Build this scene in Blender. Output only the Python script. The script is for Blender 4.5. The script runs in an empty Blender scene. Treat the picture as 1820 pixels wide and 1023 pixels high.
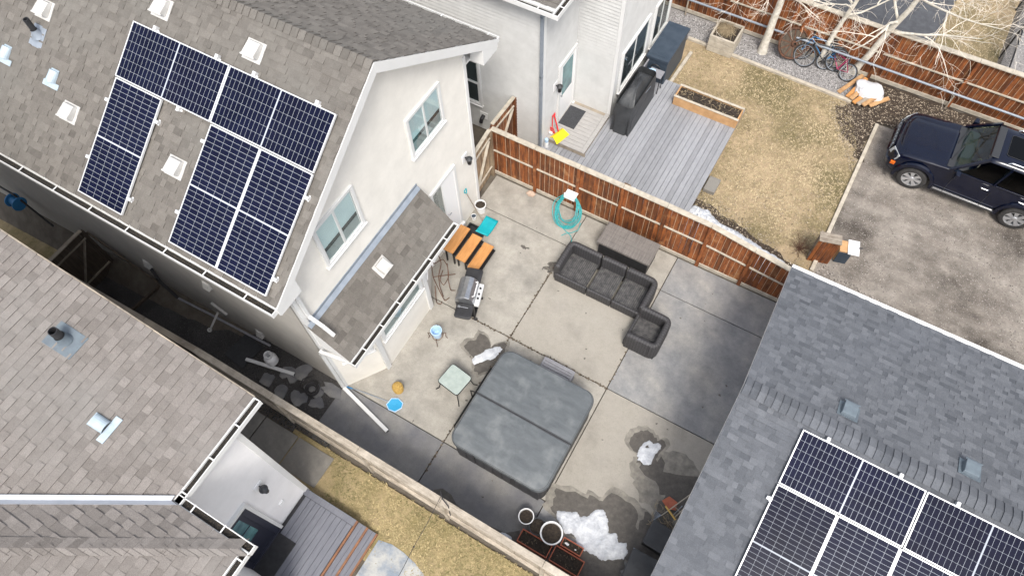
import bpy, bmesh, math, random
from mathutils import Vector, Matrix, noise
R = math.radians
rnd = random.Random(7)
SC = bpy.context.scene
# ---------------------------------------------------------------- camera, light, exposure
F_PX, TH, RO, YA = 1255.16, 1.07554, -0.047945, -0.568147
CAM_H = 16.0
def cam_axes():
    fw = Vector((math.sin(YA) * math.cos(TH), math.cos(YA) * math.cos(TH), -math.sin(TH)))
    rt = Vector((math.cos(YA), -math.sin(YA), 0)); up = rt.cross(fw)
    c, s = math.cos(RO), math.sin(RO)
    return c * rt + s * up, -s * rt + c * up, -fw
ax = cam_axes()
cam = bpy.data.objects.new('camera', bpy.data.cameras.new('camera'))
SC.collection.objects.link(cam)
cam.matrix_world = Matrix([(ax[0][i], ax[1][i], ax[2][i], (0, 0, CAM_H)[i]) for i in range(3)] + [(0, 0, 0, 1)])
cam.data.sensor_width = 36; cam.data.lens = F_PX / 1820 * 36
cam.data.clip_end = 500
SC.camera = cam
SUN_EL, SUN_AZ = R(57), R(147)          # azimuth clockwise from +Y; light comes from the -Y, +X side
W = bpy.data.worlds.new('World'); SC.world = W; W.use_nodes = True
nt = W.node_tree; nt.nodes.clear()
sky = nt.nodes.new('ShaderNodeTexSky'); sky.sky_type = 'NISHITA'; sky.sun_disc = False
sky.sun_elevation = SUN_EL; sky.sun_rotation = SUN_AZ; sky.air_density = 1.0; sky.dust_density = 3.0; sky.ozone_density = .6
hs = nt.nodes.new('ShaderNodeHueSaturation'); hs.inputs['Saturation'].default_value = .42
bg = nt.nodes.new('ShaderNodeBackground'); bg.inputs['Strength'].default_value = .15
wo = nt.nodes.new('ShaderNodeOutputWorld')
nt.links.new(sky.outputs[0], hs.inputs['Color']); nt.links.new(hs.outputs[0], bg.inputs['Color']); nt.links.new(bg.outputs[0], wo.inputs['Surface'])
sd = bpy.data.lights.new('sun', 'SUN'); sd.energy = 1.75; sd.angle = R(17); sd.color = (1, .95, .87)
sun = bpy.data.objects.new('sun', sd); SC.collection.objects.link(sun)
sv = Vector((math.sin(SUN_AZ) * math.cos(SUN_EL), math.cos(SUN_AZ) * math.cos(SUN_EL), math.sin(SUN_EL)))
sun.rotation_euler = sv.to_track_quat('Z', 'Y').to_euler(); sun.location = (0, 0, 30)
SC.view_settings.view_transform = 'Standard'; SC.view_settings.look = 'None'
SC.view_settings.exposure = 0.86; SC.view_settings.gamma = 1
SC.render.engine = 'CYCLES'
SC.cycles.max_bounces = 6; SC.cycles.diffuse_bounces = 3; SC.cycles.glossy_bounces = 3; SC.cycles.transmission_bounces = 4; SC.cycles.transparent_max_bounces = 6
# ---------------------------------------------------------------- materials
def mat(name, c1, c2=None, scale=8, rough=.8, bump=0, bscale=None, metal=0, c3=None, s3=.7, stretch=None, spec=.5, lo=.35, hi=.65, detail=5, coat=0, attr=False, lo3=.45, hi3=.7, speck=None, sspeck=120, var=0, mot=0, smot=2.5):
    m = bpy.data.materials.new(name); m.use_nodes = True; n = m.node_tree.nodes; L = m.node_tree.links
    b = n['Principled BSDF']; b.inputs['Roughness'].default_value = rough; b.inputs['Metallic'].default_value = metal
    b.inputs['Specular IOR Level'].default_value = spec
    if coat: b.inputs['Coat Weight'].default_value = coat; b.inputs['Coat Roughness'].default_value = .05
    tc = n.new('ShaderNodeTexCoord'); mp = n.new('ShaderNodeMapping'); L.new(tc.outputs['Object'], mp.inputs[0])
    if stretch: mp.inputs['Scale'].default_value = stretch
    def nz(s, d=detail, vec=mp.outputs[0]):
        t = n.new('ShaderNodeTexNoise'); t.inputs['Scale'].default_value = s; t.inputs['Detail'].default_value = d; t.inputs['Roughness'].default_value = .6
        L.new(vec, t.inputs['Vector']); return t.outputs[0]
    def ramp(f, a, z):
        r = n.new('ShaderNodeMapRange'); r.inputs['From Min'].default_value = a; r.inputs['From Max'].default_value = z; L.new(f, r.inputs[0]); return r.outputs[0]
    def mix(f, a, z):
        x = n.new('ShaderNodeMix'); x.data_type = 'RGBA'; L.new(f, x.inputs[0])
        for k, v in ((6, a), (7, z)):
            if isinstance(v, tuple): x.inputs[k].default_value = (*v, 1)
            else: L.new(v, x.inputs[k])
        return x.outputs[2]
    col = c1
    if attr:
        at = n.new('ShaderNodeAttribute'); at.attribute_name = 'v'
        col = mix(at.outputs['Fac'], c1, c2)
        gr = ramp(nz(90, 2), .3, .7)
        mm = n.new('ShaderNodeMix'); mm.data_type = 'RGBA'; mm.blend_type = 'MULTIPLY'; mm.inputs[0].default_value = .38
        L.new(col, mm.inputs[6]); L.new(gr, mm.inputs[7]); col = mm.outputs[2]
    elif c2: col = mix(ramp(nz(scale), lo, hi), c1, c2)
    if c3: col = mix(ramp(nz(s3, 6, tc.outputs['Object']), lo3, hi3), col, c3)
    if speck: col = mix(ramp(nz(sspeck, 2, tc.outputs['Object']), .58, .75), col, speck)
    def mul(c, fac, lo_, hi_):
        r = n.new('ShaderNodeMapRange'); r.inputs['From Min'].default_value = .3; r.inputs['From Max'].default_value = .7; r.inputs['To Min'].default_value = lo_; r.inputs['To Max'].default_value = hi_; L.new(fac, r.inputs[0])
        x = n.new('ShaderNodeVectorMath'); x.operation = 'SCALE'; L.new(r.outputs[0], x.inputs['Scale'])
        if isinstance(c, tuple): x.inputs[0].default_value = c
        else: L.new(c, x.inputs[0])
        return x.outputs[0]
    if mot:
        t = n.new('ShaderNodeTexNoise'); t.inputs['Scale'].default_value = smot; t.inputs['Detail'].default_value = 12; t.inputs['Roughness'].default_value = .78; L.new(tc.outputs['Object'], t.inputs['Vector'])
        col = mul(col, t.outputs[0], 1 - mot, 1 + mot * .6)
    if var:
        at = n.new('ShaderNodeAttribute'); at.attribute_name = 'v'; col = mul(col, at.outputs['Fac'], 1 - var, 1 + var)
    if isinstance(col, tuple): b.inputs['Base Color'].default_value = (*col, 1)
    else: L.new(col, b.inputs['Base Color'])
    if bump:
        bp = n.new('ShaderNodeBump'); bp.inputs['Strength'].default_value = bump; bp.inputs['Distance'].default_value = .02
        L.new(nz(bscale or scale * 3, 4), bp.inputs['Height']); L.new(bp.outputs[0], b.inputs['Normal'])
    return m
K = {}
K['shingle_brown'] = mat('brown asphalt shingle', (.135, .122, .108), (.225, .206, .184), rough=.95, bump=.4, bscale=160, attr=True, c3=(.165, .157, .142), s3=.5, lo3=.45, hi3=.8, mot=.15, smot=8)
K['shingle_tan'] = mat('tan asphalt shingle', (.195, .175, .16), (.3, .272, .252), rough=.95, bump=.4, bscale=160, attr=True, c3=(.23, .218, .205), s3=.5, lo3=.45, hi3=.85, mot=.15, smot=8)
K['shingle_grey'] = mat('grey asphalt shingle', (.09, .098, .113), (.175, .185, .205), rough=.95, bump=.45, bscale=160, attr=True, c3=(.122, .131, .15), s3=.4, lo3=.45, hi3=.8, mot=.15, smot=8)
K['stucco'] = mat('cream stucco', (.8, .77, .71), (.74, .712, .655), 2, .9, .15, 220, mot=.06, smot=1.6)
K['stucco_shaded'] = mat('shaded cream stucco', (.44, .42, .385), (.39, .37, .34), 2, .9, .15, 220, mot=.06)  # cream stucco darkened: alley shade put into the side wall's colour
K['stucco_white'] = mat('white stucco', (.82, .81, .815), (.76, .75, .755), 2, .9, .15, 220, mot=.05, smot=1.6)
K['siding'] = mat('white lap siding', (.56, .56, .55), (.5, .5, .49), 3, .6, .05, 60, mot=.05)
K['trim'] = mat('white trim', (.72, .72, .71), (.64, .64, .63), 4, .5, mot=.08, smot=4)
K['soffit'] = mat('white soffit', (.76, .76, .75), None, rough=.6)
K['gutter_in'] = mat('gutter debris', (.012, .011, .01), (.1, .075, .05), 45, .95, .6, 60, lo=.5, hi=.75)
K['metal_grey'] = mat('galvanised flashing', (.3, .335, .385), (.24, .275, .32), 5, .5, metal=.25)
K['valley'] = mat('pale valley metal', (.4, .42, .46), (.33, .35, .39), 3, .6, metal=.1)
K['vent_white'] = mat('white vent', (.56, .55, .53), (.45, .44, .42), 9, .6, mot=.1)
K['vent_blue'] = mat('pale blue vent', (.42, .5, .56), (.33, .41, .47), 9, .5)
K['vent_slate'] = mat('slate vent', (.14, .175, .2), (.11, .135, .16), 9, .6, metal=.1)
K['black'] = mat('black plastic', (.018, .018, .02), (.03, .03, .033), 10, .5)
K['black_metal'] = mat('black metal', (.02, .02, .022), None, rough=.4, metal=.5)
K['steel'] = mat('stainless steel', (.5, .51, .52), (.38, .39, .41), 12, .32, metal=.9)
K['alu'] = mat('aluminium', (.8, .81, .82), None, rough=.4, metal=.4)
K['cable'] = mat('dark cable', (.03, .028, .03), None, rough=.7)
K['cedar'] = mat('stained cedar', (.27, .085, .022), (.11, .034, .012), 5, .65, .3, 30, stretch=(3, 3, .4), lo=.38, hi=.62, c3=(.38, .19, .08), s3=2.6, lo3=.56, hi3=.75, var=.28, mot=.25, smot=9)
K['cedar_pale'] = mat('pale board edge', (.55, .42, .3), (.4, .28, .18), 6, .8)
K['wood_grey'] = mat('weathered grey wood', (.33, .29, .24), (.2, .165, .13), 6, .85, .3, 40, stretch=(1, 1, 1), c3=(.42, .36, .28), s3=1.5)
K['wood_cream'] = mat('bleached fence wood', (.44, .385, .315), (.29, .25, .2), 5, .85, .35, 30, stretch=(.5, 6, 4), c3=(.55, .49, .41), s3=1.5, mot=.3, smot=7)
K['wood_gate'] = mat('faded gate board', (.3, .21, .13), (.17, .11, .065), 5, .8, .3, 30, stretch=(3, 3, .4), c3=(.4, .31, .21), s3=1.6, var=.2, mot=.2, smot=9)
K['wood_dark'] = mat('dark brown wood', (.1, .075, .052), (.05, .037, .027), 5, .8, .25, 30, stretch=(3, 3, .5))  # very dark brown, for the alley timbers and the wheel disc
K['wood_orange'] = mat('oiled pine', (.56, .27, .09), (.45, .2, .06), 6, .55, .1, 40, stretch=(4, .6, 1))
K['wood_new'] = mat('planter pine', (.55, .33, .16), (.42, .24, .11), 5, .7, .15, 30)
K['wood_pale'] = mat('pale weathered timber', (.5, .45, .37), (.36, .32, .26), 6, .85, .2, 30)
K['firewood'] = mat('split firewood', (.5, .3, .14), (.3, .17, .08), 7, .8, .2, 30)
K['deck_grey'] = mat('grey composite decking', (.29, .295, .31), (.235, .24, .26), 6, .7, .1, 40, stretch=(6, .6, 1), var=.1, mot=.12, smot=5)
K['deck_warm'] = mat('warm grey decking', (.4, .385, .37), (.32, .31, .3), 6, .7, .1, 40, stretch=(.6, 6, 1))
K['deck_dark'] = mat('dark composite decking', (.17, .175, .2), (.13, .135, .16), 6, .7, .1, 40, stretch=(6, .6, 1))
K['deck_brown'] = mat('rust brown nosing', (.26, .12, .06), (.17, .08, .045), 6, .7)
K['conc'] = mat('broom finished concrete', (.315, .296, .262), (.375, .354, .315), 2, .9, .3, 150, c3=(.23, .22, .2), s3=.9, speck=(.18, .17, .15), sspeck=50, lo3=.5, hi3=.75, mot=.3, smot=2.2)
K['conc_warm'] = mat('warm concrete', (.37, .345, .3), (.315, .293, .258), 2.2, .9, .3, 150, c3=(.235, .22, .196), s3=.8, speck=(.2, .186, .162), sspeck=50, lo3=.5, hi3=.76, mot=.28, smot=2.2)
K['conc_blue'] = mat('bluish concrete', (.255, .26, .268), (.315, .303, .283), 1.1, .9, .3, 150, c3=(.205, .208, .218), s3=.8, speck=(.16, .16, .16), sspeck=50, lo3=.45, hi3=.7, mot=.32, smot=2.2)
K['conc_dark'] = mat('damp shadow-toned concrete', (.145, .145, .157), (.205, .202, .2), 1.3, .75, .3, 150, c3=(.24, .232, .218), s3=.7, speck=(.09, .09, .096), sspeck=60, mot=.26, smot=1.8)  # damp concrete, with the south slabs' fence and house shadow painted in
K['paving'] = mat('paving slab', (.25, .235, .21), (.195, .185, .168), 3, .9, .2, 120, speck=(.15, .14, .13), mot=.2)
K['stamped'] = mat('stamped concrete', (.4, .4, .385), (.2, .235, .28), 1.1, .7, .3, 20, lo=.44, hi=.56, mot=.2, smot=4)
K['wet'] = mat('wet concrete', (.07, .063, .055), (.105, .094, .082), 9, .6, .3, 110, speck=(.17, .155, .135), mot=.35, smot=5)
K['damp'] = mat('damp concrete', (.2, .186, .162), (.25, .232, .2), 5, .8, .3, 110, mot=.35, smot=5)
K['stain'] = mat('grimy stain', (.06, .055, .05), (.16, .145, .125), 14, .8, .3, 110)
K['snow'] = mat('old snow', (.68, .7, .73), (.44, .46, .5), 6, .6, .8, 22, mot=.25, smot=14)
K['soil'] = mat('potting soil', (.022, .017, .014), (.06, .045, .032), 22, .95, 1, 40)
K['ground'] = mat('bare ground', (.14, .12, .095), (.09, .075, .06), 3, .95, .5, 30)
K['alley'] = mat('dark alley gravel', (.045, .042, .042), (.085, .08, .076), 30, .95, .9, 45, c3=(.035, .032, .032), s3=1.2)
K['lawn'] = mat('dry lawn', (.43, .325, .205), (.3, .23, .135), 1.4, .95, .8, 60, c3=(.165, .135, .066), s3=.4, lo3=.46, hi3=.6, speck=(.17, .13, .075), sspeck=45, mot=.42, smot=4)
K['lawn_green'] = mat('dormant lawn', (.34, .265, .14), (.23, .19, .085), 1.5, .95, .8, 60, c3=(.43, .335, .2), s3=.8, speck=(.14, .115, .05), sspeck=45, mot=.4, smot=4)
K['drive'] = mat('packed gravel', (.31, .278, .242), (.19, .165, .142), 1.3, .95, .8, 70, c3=(.085, .072, .06), s3=.42, lo3=.5, hi3=.64, speck=(.4, .37, .34), sspeck=38, mot=.45, smot=2.4, stretch=(.6, 1.4, 1))
K['mulch'] = mat('leaf mulch', (.026, .018, .013), (.06, .042, .028), 10, .95, .9, 30)
K['rocks'] = mat('pale gravel bed', (.3, .29, .285), (.19, .18, .175), 30, .95, .8, 40)
K['stone_attr'] = mat('gravel stones', (.13, .125, .125), (.6, .58, .57), rough=.9, attr=True)
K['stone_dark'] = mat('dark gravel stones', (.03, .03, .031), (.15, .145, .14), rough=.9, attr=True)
K['leaf_attr'] = mat('dead leaves', (.055, .038, .025), (.62, .52, .4), rough=.9, attr=True)
K['grit_attr'] = mat('driveway grit', (.08, .07, .06), (.55, .5, .46), rough=.9, attr=True)
K['blade_attr'] = mat('dry grass blades', (.2, .165, .07), (.7, .56, .36), rough=.9, attr=True)
K['blade2_attr'] = mat('green dry blades', (.14, .135, .05), (.58, .46, .25), rough=.9, attr=True)
K['asphalt'] = mat('asphalt', (.09, .095, .105), (.06, .062, .07), 5, .9, .4, 120)
K['tub_cover'] = mat('vinyl tub cover', (.08, .09, .098), (.118, .13, .138), 2.2, .5, .25, 25, stretch=(1, 3.4, 1), lo=.3, hi=.7, c3=(.185, .197, .2), s3=1.8, lo3=.5, hi3=.8, mot=.12, smot=7)
K['tub_skirt'] = mat('tub skirt', (.03, .03, .033), (.045, .045, .05), 7, .55)
K['wicker'] = mat('dark wicker', (.028, .027, .03), (.06, .058, .06), 60, .5, .5, 120, var=.22)
K['wicker_in'] = mat('worn wicker seat', (.032, .031, .033), (.085, .082, .08), 9, .7, .4, 90, var=.25)
K['box_lid'] = mat('weathered box lid', (.2, .18, .165), (.13, .118, .11), 5, .8, .3, 40, stretch=(6, .5, 1))
K['plastic_grey'] = mat('grey plastic', (.27, .27, .29), (.21, .21, .23), 8, .6)
K['cover_black'] = mat('black grill cover', (.028, .03, .033), (.045, .048, .052), 4, .5, .6, 7)
K['navy'] = mat('navy storage box', (.03, .045, .065), (.045, .062, .085), 4, .5, .15, 30)
K['teal'] = mat('teal hose', (.02, .26, .28), (.05, .4, .4), 20, .4)
K['teal_flat'] = mat('teal plastic', (.0, .28, .33), (.0, .34, .38), 5, .45)
K['blue_pl'] = mat('light blue plastic', (.5, .68, .88), (.42, .6, .82), 6, .4)
K['blue'] = mat('blue plastic', (.03, .16, .38), (.04, .22, .46), 5, .4)
K['net'] = mat('pool net mesh', (.03, .33, .58), (.02, .24, .46), 90, .6)
K['red'] = mat('red plastic', (.62, .025, .03), None, rough=.4)
K['yellow'] = mat('yellow plastic', (.85, .68, .01), (.75, .58, .01), 5, .4)
K['pink'] = mat('magenta paint', (.28, .02, .08), None, rough=.35)
K['white_pl'] = mat('white plastic', (.8, .8, .8), None, rough=.4)
K['straw'] = mat('straw weave', (.5, .33, .09), (.33, .2, .05), 30, .85, .6, 60)
K['terracotta'] = mat('terracotta plastic', (.42, .12, .06), (.34, .09, .05), 6, .6)
K['rock'] = mat('pink boulder', (.55, .42, .33), (.42, .31, .24), 5, .9, .5, 20)
K['bark'] = mat('pale aspen bark', (.72, .68, .6), (.5, .46, .38), 9, .85, .4, 30, c3=(.22, .19, .15), s3=6, lo3=.66, hi3=.74)
K['twig'] = mat('pale twigs', (.85, .78, .68), (.62, .55, .46), 6, .85)
K['rust'] = mat('rusty old wood', (.13, .06, .035), (.07, .035, .022), 9, .9, .4, 30)
K['car'] = mat('dark blue car paint', (.0015, .0035, .014), None, rough=.12, spec=.4, coat=.35)
K['rubber'] = mat('rubber', (.02, .02, .021), (.045, .042, .04), 20, .85)
K['chrome'] = mat('chrome', (.75, .76, .78), None, rough=.12, metal=1)
K['rim'] = mat('alloy rim', (.62, .63, .65), None, rough=.3, metal=.7)
K['dark_trim'] = mat('charcoal trim', (.03, .031, .034), None, rough=.45)
K['lamp_glass'] = mat('headlight glass', (.5, .52, .54), (.3, .32, .34), 30, .1)
K['amber'] = mat('amber lens', (.6, .12, .01), None, rough=.2)
K['seat'] = mat('car seat', (.05, .05, .055), None, rough=.8)
K['mat_rug'] = mat('door mat', (.035, .036, .04), (.06, .062, .068), 40, .95, .6, 120)
K['blind'] = mat('pale blind', (.66, .72, .73), (.56, .63, .66), 1.2, .7)
K['room'] = mat('dim room', (.05, .055, .06), None, rough=.9)
K['sill_reflection'] = mat('painted sill reflection', (.35, .36, .36), None, rough=.8)
K['navy_door'] = mat('dark door frame', (.018, .02, .035), None, rough=.4)
K['tile_teal'] = mat('teal reflection glass', (.12, .26, .27), (.03, .07, .09), .8, .06, lo=.4, hi=.6)
K['tarp'] = mat('white tarp', (.66, .67, .69), (.52, .53, .56), 4, .6, .6, 8)
K['twine'] = mat('dry weeds', (.42, .34, .22), (.3, .23, .14), 6, .9)
K['brass'] = mat('yellow handle', (.55, .36, .1), None, rough=.6)
def glassmat(name, col, f=.35, rough=.03):
    m = bpy.data.materials.new(name); m.use_nodes = True; n = m.node_tree.nodes; L = m.node_tree.links; n.clear()
    o = n.new('ShaderNodeOutputMaterial'); mx = n.new('ShaderNodeMixShader'); t = n.new('ShaderNodeBsdfTransparent'); g = n.new('ShaderNodeBsdfGlossy')
    t.inputs[0].default_value = (*col, 1); g.inputs['Roughness'].default_value = rough
    lw = n.new('ShaderNodeLayerWeight'); pw = n.new('ShaderNodeMath'); pw.operation = 'POWER'; pw.inputs[1].default_value = 4; L.new(lw.outputs['Facing'], pw.inputs[0])
    ad = n.new('ShaderNodeMath'); ad.operation = 'MULTIPLY_ADD'; ad.inputs[1].default_value = .75; ad.inputs[2].default_value = f
    L.new(pw.outputs[0], ad.inputs[0]); L.new(ad.outputs[0], mx.inputs[0]); L.new(t.outputs[0], mx.inputs[1]); L.new(g.outputs[0], mx.inputs[2]); L.new(mx.outputs[0], o.inputs[0])
    return m
K['pane'] = glassmat('window pane', (.92, .97, .97), .05)
K['car_glass'] = glassmat('green car glass', (.4, .56, .48), .05)
K['car_glass_dark'] = glassmat('dark car glass', (.05, .07, .07), .03)
K['table_glass'] = mat('frosted table glass', (.42, .48, .45), (.34, .4, .37), 6, .25); K['table_glass'].node_tree.nodes['Principled BSDF'].inputs['Alpha'].default_value = .86
def cellmat():
    m = bpy.data.materials.new('solar cells'); m.use_nodes = True; n = m.node_tree.nodes; L = m.node_tree.links
    b = n['Principled BSDF']; b.inputs['Roughness'].default_value = .25; b.inputs['Specular IOR Level'].default_value = .07
    tc = n.new('ShaderNodeTexCoord'); sp = n.new('ShaderNodeSeparateXYZ'); L.new(tc.outputs['UV'], sp.inputs[0])
    def M(op, a, z=None):
        x = n.new('ShaderNodeMath'); x.operation = op
        for k, v in ((0, a), (1, z)):
            if v is None: continue
            if isinstance(v, (int, float)): x.inputs[k].default_value = v
            else: L.new(v, x.inputs[k])
        return x.outputs[0]
    def line(src, cells, w):       # 1 on the grid line
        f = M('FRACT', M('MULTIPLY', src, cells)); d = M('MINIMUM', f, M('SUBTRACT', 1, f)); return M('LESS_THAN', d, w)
    u, v = sp.outputs[0], sp.outputs[1]
    g = M('MAXIMUM', line(u, 24, .021), line(v, 6, .0095))
    mid = M('LESS_THAN', M('ABSOLUTE', M('SUBTRACT', u, .5)), .0062)
    g = M('MAXIMUM', g, mid)
    bus = M('MULTIPLY', line(v, 60, .09), .07)
    nz = n.new('ShaderNodeTexNoise'); nz.inputs['Scale'].default_value = 3; L.new(tc.outputs['Object'], nz.inputs['Vector'])
    c0 = n.new('ShaderNodeMix'); c0.data_type = 'RGBA'; L.new(nz.outputs[0], c0.inputs[0]); c0.inputs[6].default_value = (.002, .0028, .011, 1); c0.inputs[7].default_value = (.0045, .0065, .027, 1)
    c1 = n.new('ShaderNodeMix'); c1.data_type = 'RGBA'; L.new(bus, c1.inputs[0]); L.new(c0.outputs[2], c1.inputs[6]); c1.inputs[7].default_value = (.05, .055, .09, 1)
    c2 = n.new('ShaderNodeMix'); c2.data_type = 'RGBA'; L.new(g, c2.inputs[0]); L.new(c1.outputs[2], c2.inputs[6]); c2.inputs[7].default_value = (.42, .45, .5, 1)
    oi = n.new('ShaderNodeObjectInfo'); k1 = M('MULTIPLY_ADD', oi.outputs['Random'], .35); k1.node.inputs[2].default_value = .82
    d_ = n.new('ShaderNodeTexNoise'); d_.inputs['Scale'].default_value = 1.3; d_.inputs['Detail'].default_value = 8; L.new(tc.outputs['Object'], d_.inputs['Vector'])
    s_ = n.new('ShaderNodeVectorMath'); s_.operation = 'SCALE'; L.new(c2.outputs[2], s_.inputs[0]); L.new(k1, s_.inputs['Scale'])
    du = n.new('ShaderNodeMix'); du.data_type = 'RGBA'; L.new(M('MULTIPLY', d_.outputs[0], .025), du.inputs[0]); L.new(s_.outputs[0], du.inputs[6]); du.inputs[7].default_value = (.2, .19, .18, 1)
    L.new(du.outputs[2], b.inputs['Base Color']); return m
K['cells'] = cellmat()
def linkmesh():
    m = bpy.data.materials.new('chain link mesh'); m.use_nodes = True; n = m.node_tree.nodes; L = m.node_tree.links
    b = n['Principled BSDF']; b.inputs['Base Color'].default_value = (.06, .065, .07, 1)
    return m
# ---------------------------------------------------------------- mesh builder
class MB:
    def __init__(s): s.v = []; s.f = []; s.m = []; s.a = []; s.uv = {}
    def add(s, vs, fs, m=0, a=0.5, M=None):
        o = len(s.v)
        for p in vs:
            p = Vector(p); s.v.append(M @ p if M else p)
        for f in fs: s.f.append([o + i for i in f]); s.m.append(m); s.a.append(a)
        return s
    def box(s, x0, x1, y0, y1, z0, z1, m=0, a=.5, M=None):
        vs = [(x, y, z) for z in (z0, z1) for y in (y0, y1) for x in (x0, x1)]
        return s.add(vs, [(0, 2, 3, 1), (4, 5, 7, 6), (0, 1, 5, 4), (2, 6, 7, 3), (0, 4, 6, 2), (1, 3, 7, 5)], m, a, M)
    def beam(s, p, q, w, h, m=0, up=(0, 0, 1), a=.5):
        p, q = Vector(p), Vector(q); d = (q - p).normalized(); u = Vector(up)
        if abs(d.dot(u)) > .98: u = Vector((1, 0, 0))
        sd = d.cross(u).normalized(); u = sd.cross(d).normalized()
        vs = [b + sd * i * w / 2 + u * j * h / 2 for b in (p, q) for i, j in ((-1, -1), (1, -1), (1, 1), (-1, 1))]
        return s.add(vs, [(3, 2, 1, 0), (4, 5, 6, 7), (0, 1, 5, 4), (1, 2, 6, 5), (2, 3, 7, 6), (3, 0, 4, 7)], m, a)
    def tube(s, pts, r, n=8, m=0, closed=False, cap=True, a=.5):
        pts = [Vector(p) for p in pts]; N = len(pts); rs = r if isinstance(r, (list, tuple)) else [r] * N
        o = len(s.v); prev = None
        for i, p in enumerate(pts):
            if closed: d = pts[(i + 1) % N] - pts[i - 1]
            else: d = pts[min(i + 1, N - 1)] - pts[max(i - 1, 0)]
            if d.length < 1e-9: d = Vector((0, 0, 1))
            d.normalize()
            if prev is None:
                prev = d.orthogonal().normalized()
            u = (prev - d * prev.dot(d))
            u = u.normalized() if u.length > 1e-6 else d.orthogonal().normalized()
            prev = u; w = d.cross(u)
            for k in range(n):
                t = 2 * math.pi * k / n; s.v.append(p + (u * math.cos(t) + w * math.sin(t)) * rs[i])
        for i in range(N if closed else N - 1):
            b, c = o + i * n, o + ((i + 1) % N) * n
            for k in range(n): s.f.append([b + k, b + (k + 1) % n, c + (k + 1) % n, c + k]); s.m.append(m); s.a.append(a)
        if cap and not closed:
            s.f.append([o + k for k in reversed(range(n))]); s.f.append([o + (N - 1) * n + k for k in range(n)]); s.m += [m, m]; s.a += [a, a]
        return s
    def prism(s, poly, z0, z1, m=0, M=None, a=.5):
        n = len(poly); z = (lambda f, x, y: f(x, y) if callable(f) else f)
        vs = [(x, y, z(z0, x, y)) for x, y in poly] + [(x, y, z(z1, x, y)) for x, y in poly]
        return s.add(vs, [tuple(reversed(range(n))), tuple(range(n, 2 * n))] + [(i, (i + 1) % n, n + (i + 1) % n, n + i) for i in range(n)], m, a, M)
    def lathe(s, prof, cx=0, cy=0, n=24, m=0, M=None, zb=0):
        o = []; vs = []
        for r, z in prof:
            for k in range(n): t = 2 * math.pi * k / n; vs.append((cx + r * math.cos(t), cy + r * math.sin(t), zb + z))
        fs = [(i * n + k, i * n + (k + 1) % n, (i + 1) * n + (k + 1) % n, (i + 1) * n + k) for i in range(len(prof) - 1) for k in range(n)]
        return s.add(vs, fs, m, .5, M)
    def build(s, name, mats, parent=None, at=None, smooth=False, bevel=0, sub=0):
        me = bpy.data.meshes.new(name)
        off = Vector(at) if at is not None else Vector((0, 0, 0))
        me.from_pydata([tuple(v - off) for v in s.v], [], s.f)
        mats = mats if isinstance(mats, (list, tuple)) else [mats]
        for k in mats: me.materials.append(K[k] if isinstance(k, str) else k)
        if len(mats) > 1: me.polygons.foreach_set('material_index', s.m)
        if any(getattr(mm, 'name', '') for mm in mats) or True:
            at_ = me.attributes.new('v', 'FLOAT', 'FACE'); at_.data.foreach_set('value', s.a)
        bm = bmesh.new(); bm.from_mesh(me); bmesh.ops.recalc_face_normals(bm, faces=bm.faces) if len(s.f) < 20000 and not getattr(s, 'keep', False) else None; bm.to_mesh(me); bm.free()
        me.update()
        if smooth:
            me.polygons.foreach_set('use_smooth', [True] * len(me.polygons)); me.set_sharp_from_angle(angle=R(38))
        o = bpy.data.objects.new(name, me); SC.collection.objects.link(o)
        if bevel:
            b = o.modifiers.new('bevel', 'BEVEL'); b.width = bevel; b.segments = 2; b.limit_method = 'ANGLE'; b.angle_limit = R(40)
        if sub:
            b = o.modifiers.new('sub', 'SUBSURF'); b.levels = sub; b.render_levels = sub
        if parent is not None: o.parent = parent
        return o
def thing(name, label, cat, loc=(0, 0, 0), rz=0, group=None):
    o = bpy.data.objects.new(name, None); SC.collection.objects.link(o); o.location = loc; o.rotation_euler = (0, 0, rz)
    o.empty_display_size = .1; o['label'] = label; o['category'] = cat
    if group: o['group'] = group
    return o
def tag(o, label, cat, group=None):
    o['label'] = label; o['category'] = cat
    if group: o['group'] = group
    return o
def kind(o, k='structure'): o['kind'] = k; return o
def copy_tree(o, parent=None):
    c = o.copy(); SC.collection.objects.link(c)
    if parent is not None: c.parent = parent
    for ch in list(o.children): copy_tree(ch, c)
    return c
def blob(cx, cy, rx, ry, n=40, seed=0, rough=.25, rot=0):
    out = []
    for k in range(n):
        t = 2 * math.pi * k / n
        q = 1 + rough * (noise.noise(Vector((math.cos(t) * 1.3 + seed, math.sin(t) * 1.3, seed * .7))) * 1.4 + .5 * noise.noise(Vector((math.cos(t) * 5 + seed, math.sin(t) * 5, 3))))
        x, y = rx * q * math.cos(t), ry * q * math.sin(t)
        out.append((cx + x * math.cos(rot) - y * math.sin(rot), cy + x * math.sin(rot) + y * math.cos(rot)))
    return out
def inpoly(x, y, P):
    c = False; j = len(P) - 1
    for i in range(len(P)):
        if (P[i][1] > y) != (P[j][1] > y) and x < (P[j][0] - P[i][0]) * (y - P[i][1]) / (P[j][1] - P[i][1]) + P[i][0]: c = not c
        j = i
    return c
def clip(poly, P):          # P convex, counter-clockwise
    for i in range(len(P)):
        a, b = P[i], P[(i + 1) % len(P)]
        def sd(p): return (b[0] - a[0]) * (p[1] - a[1]) - (b[1] - a[1]) * (p[0] - a[0])
        out = []
        for j in range(len(poly)):
            p, q = poly[j], poly[(j + 1) % len(poly)]; sp, sq = sd(p), sd(q)
            if sp >= 0: out.append(p)
            if sp * sq < 0: t = sp / (sp - sq); out.append((p[0] + (q[0] - p[0]) * t, p[1] + (q[1] - p[1]) * t))
        poly = out
        if len(poly) < 3: return []
    return poly
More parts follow.
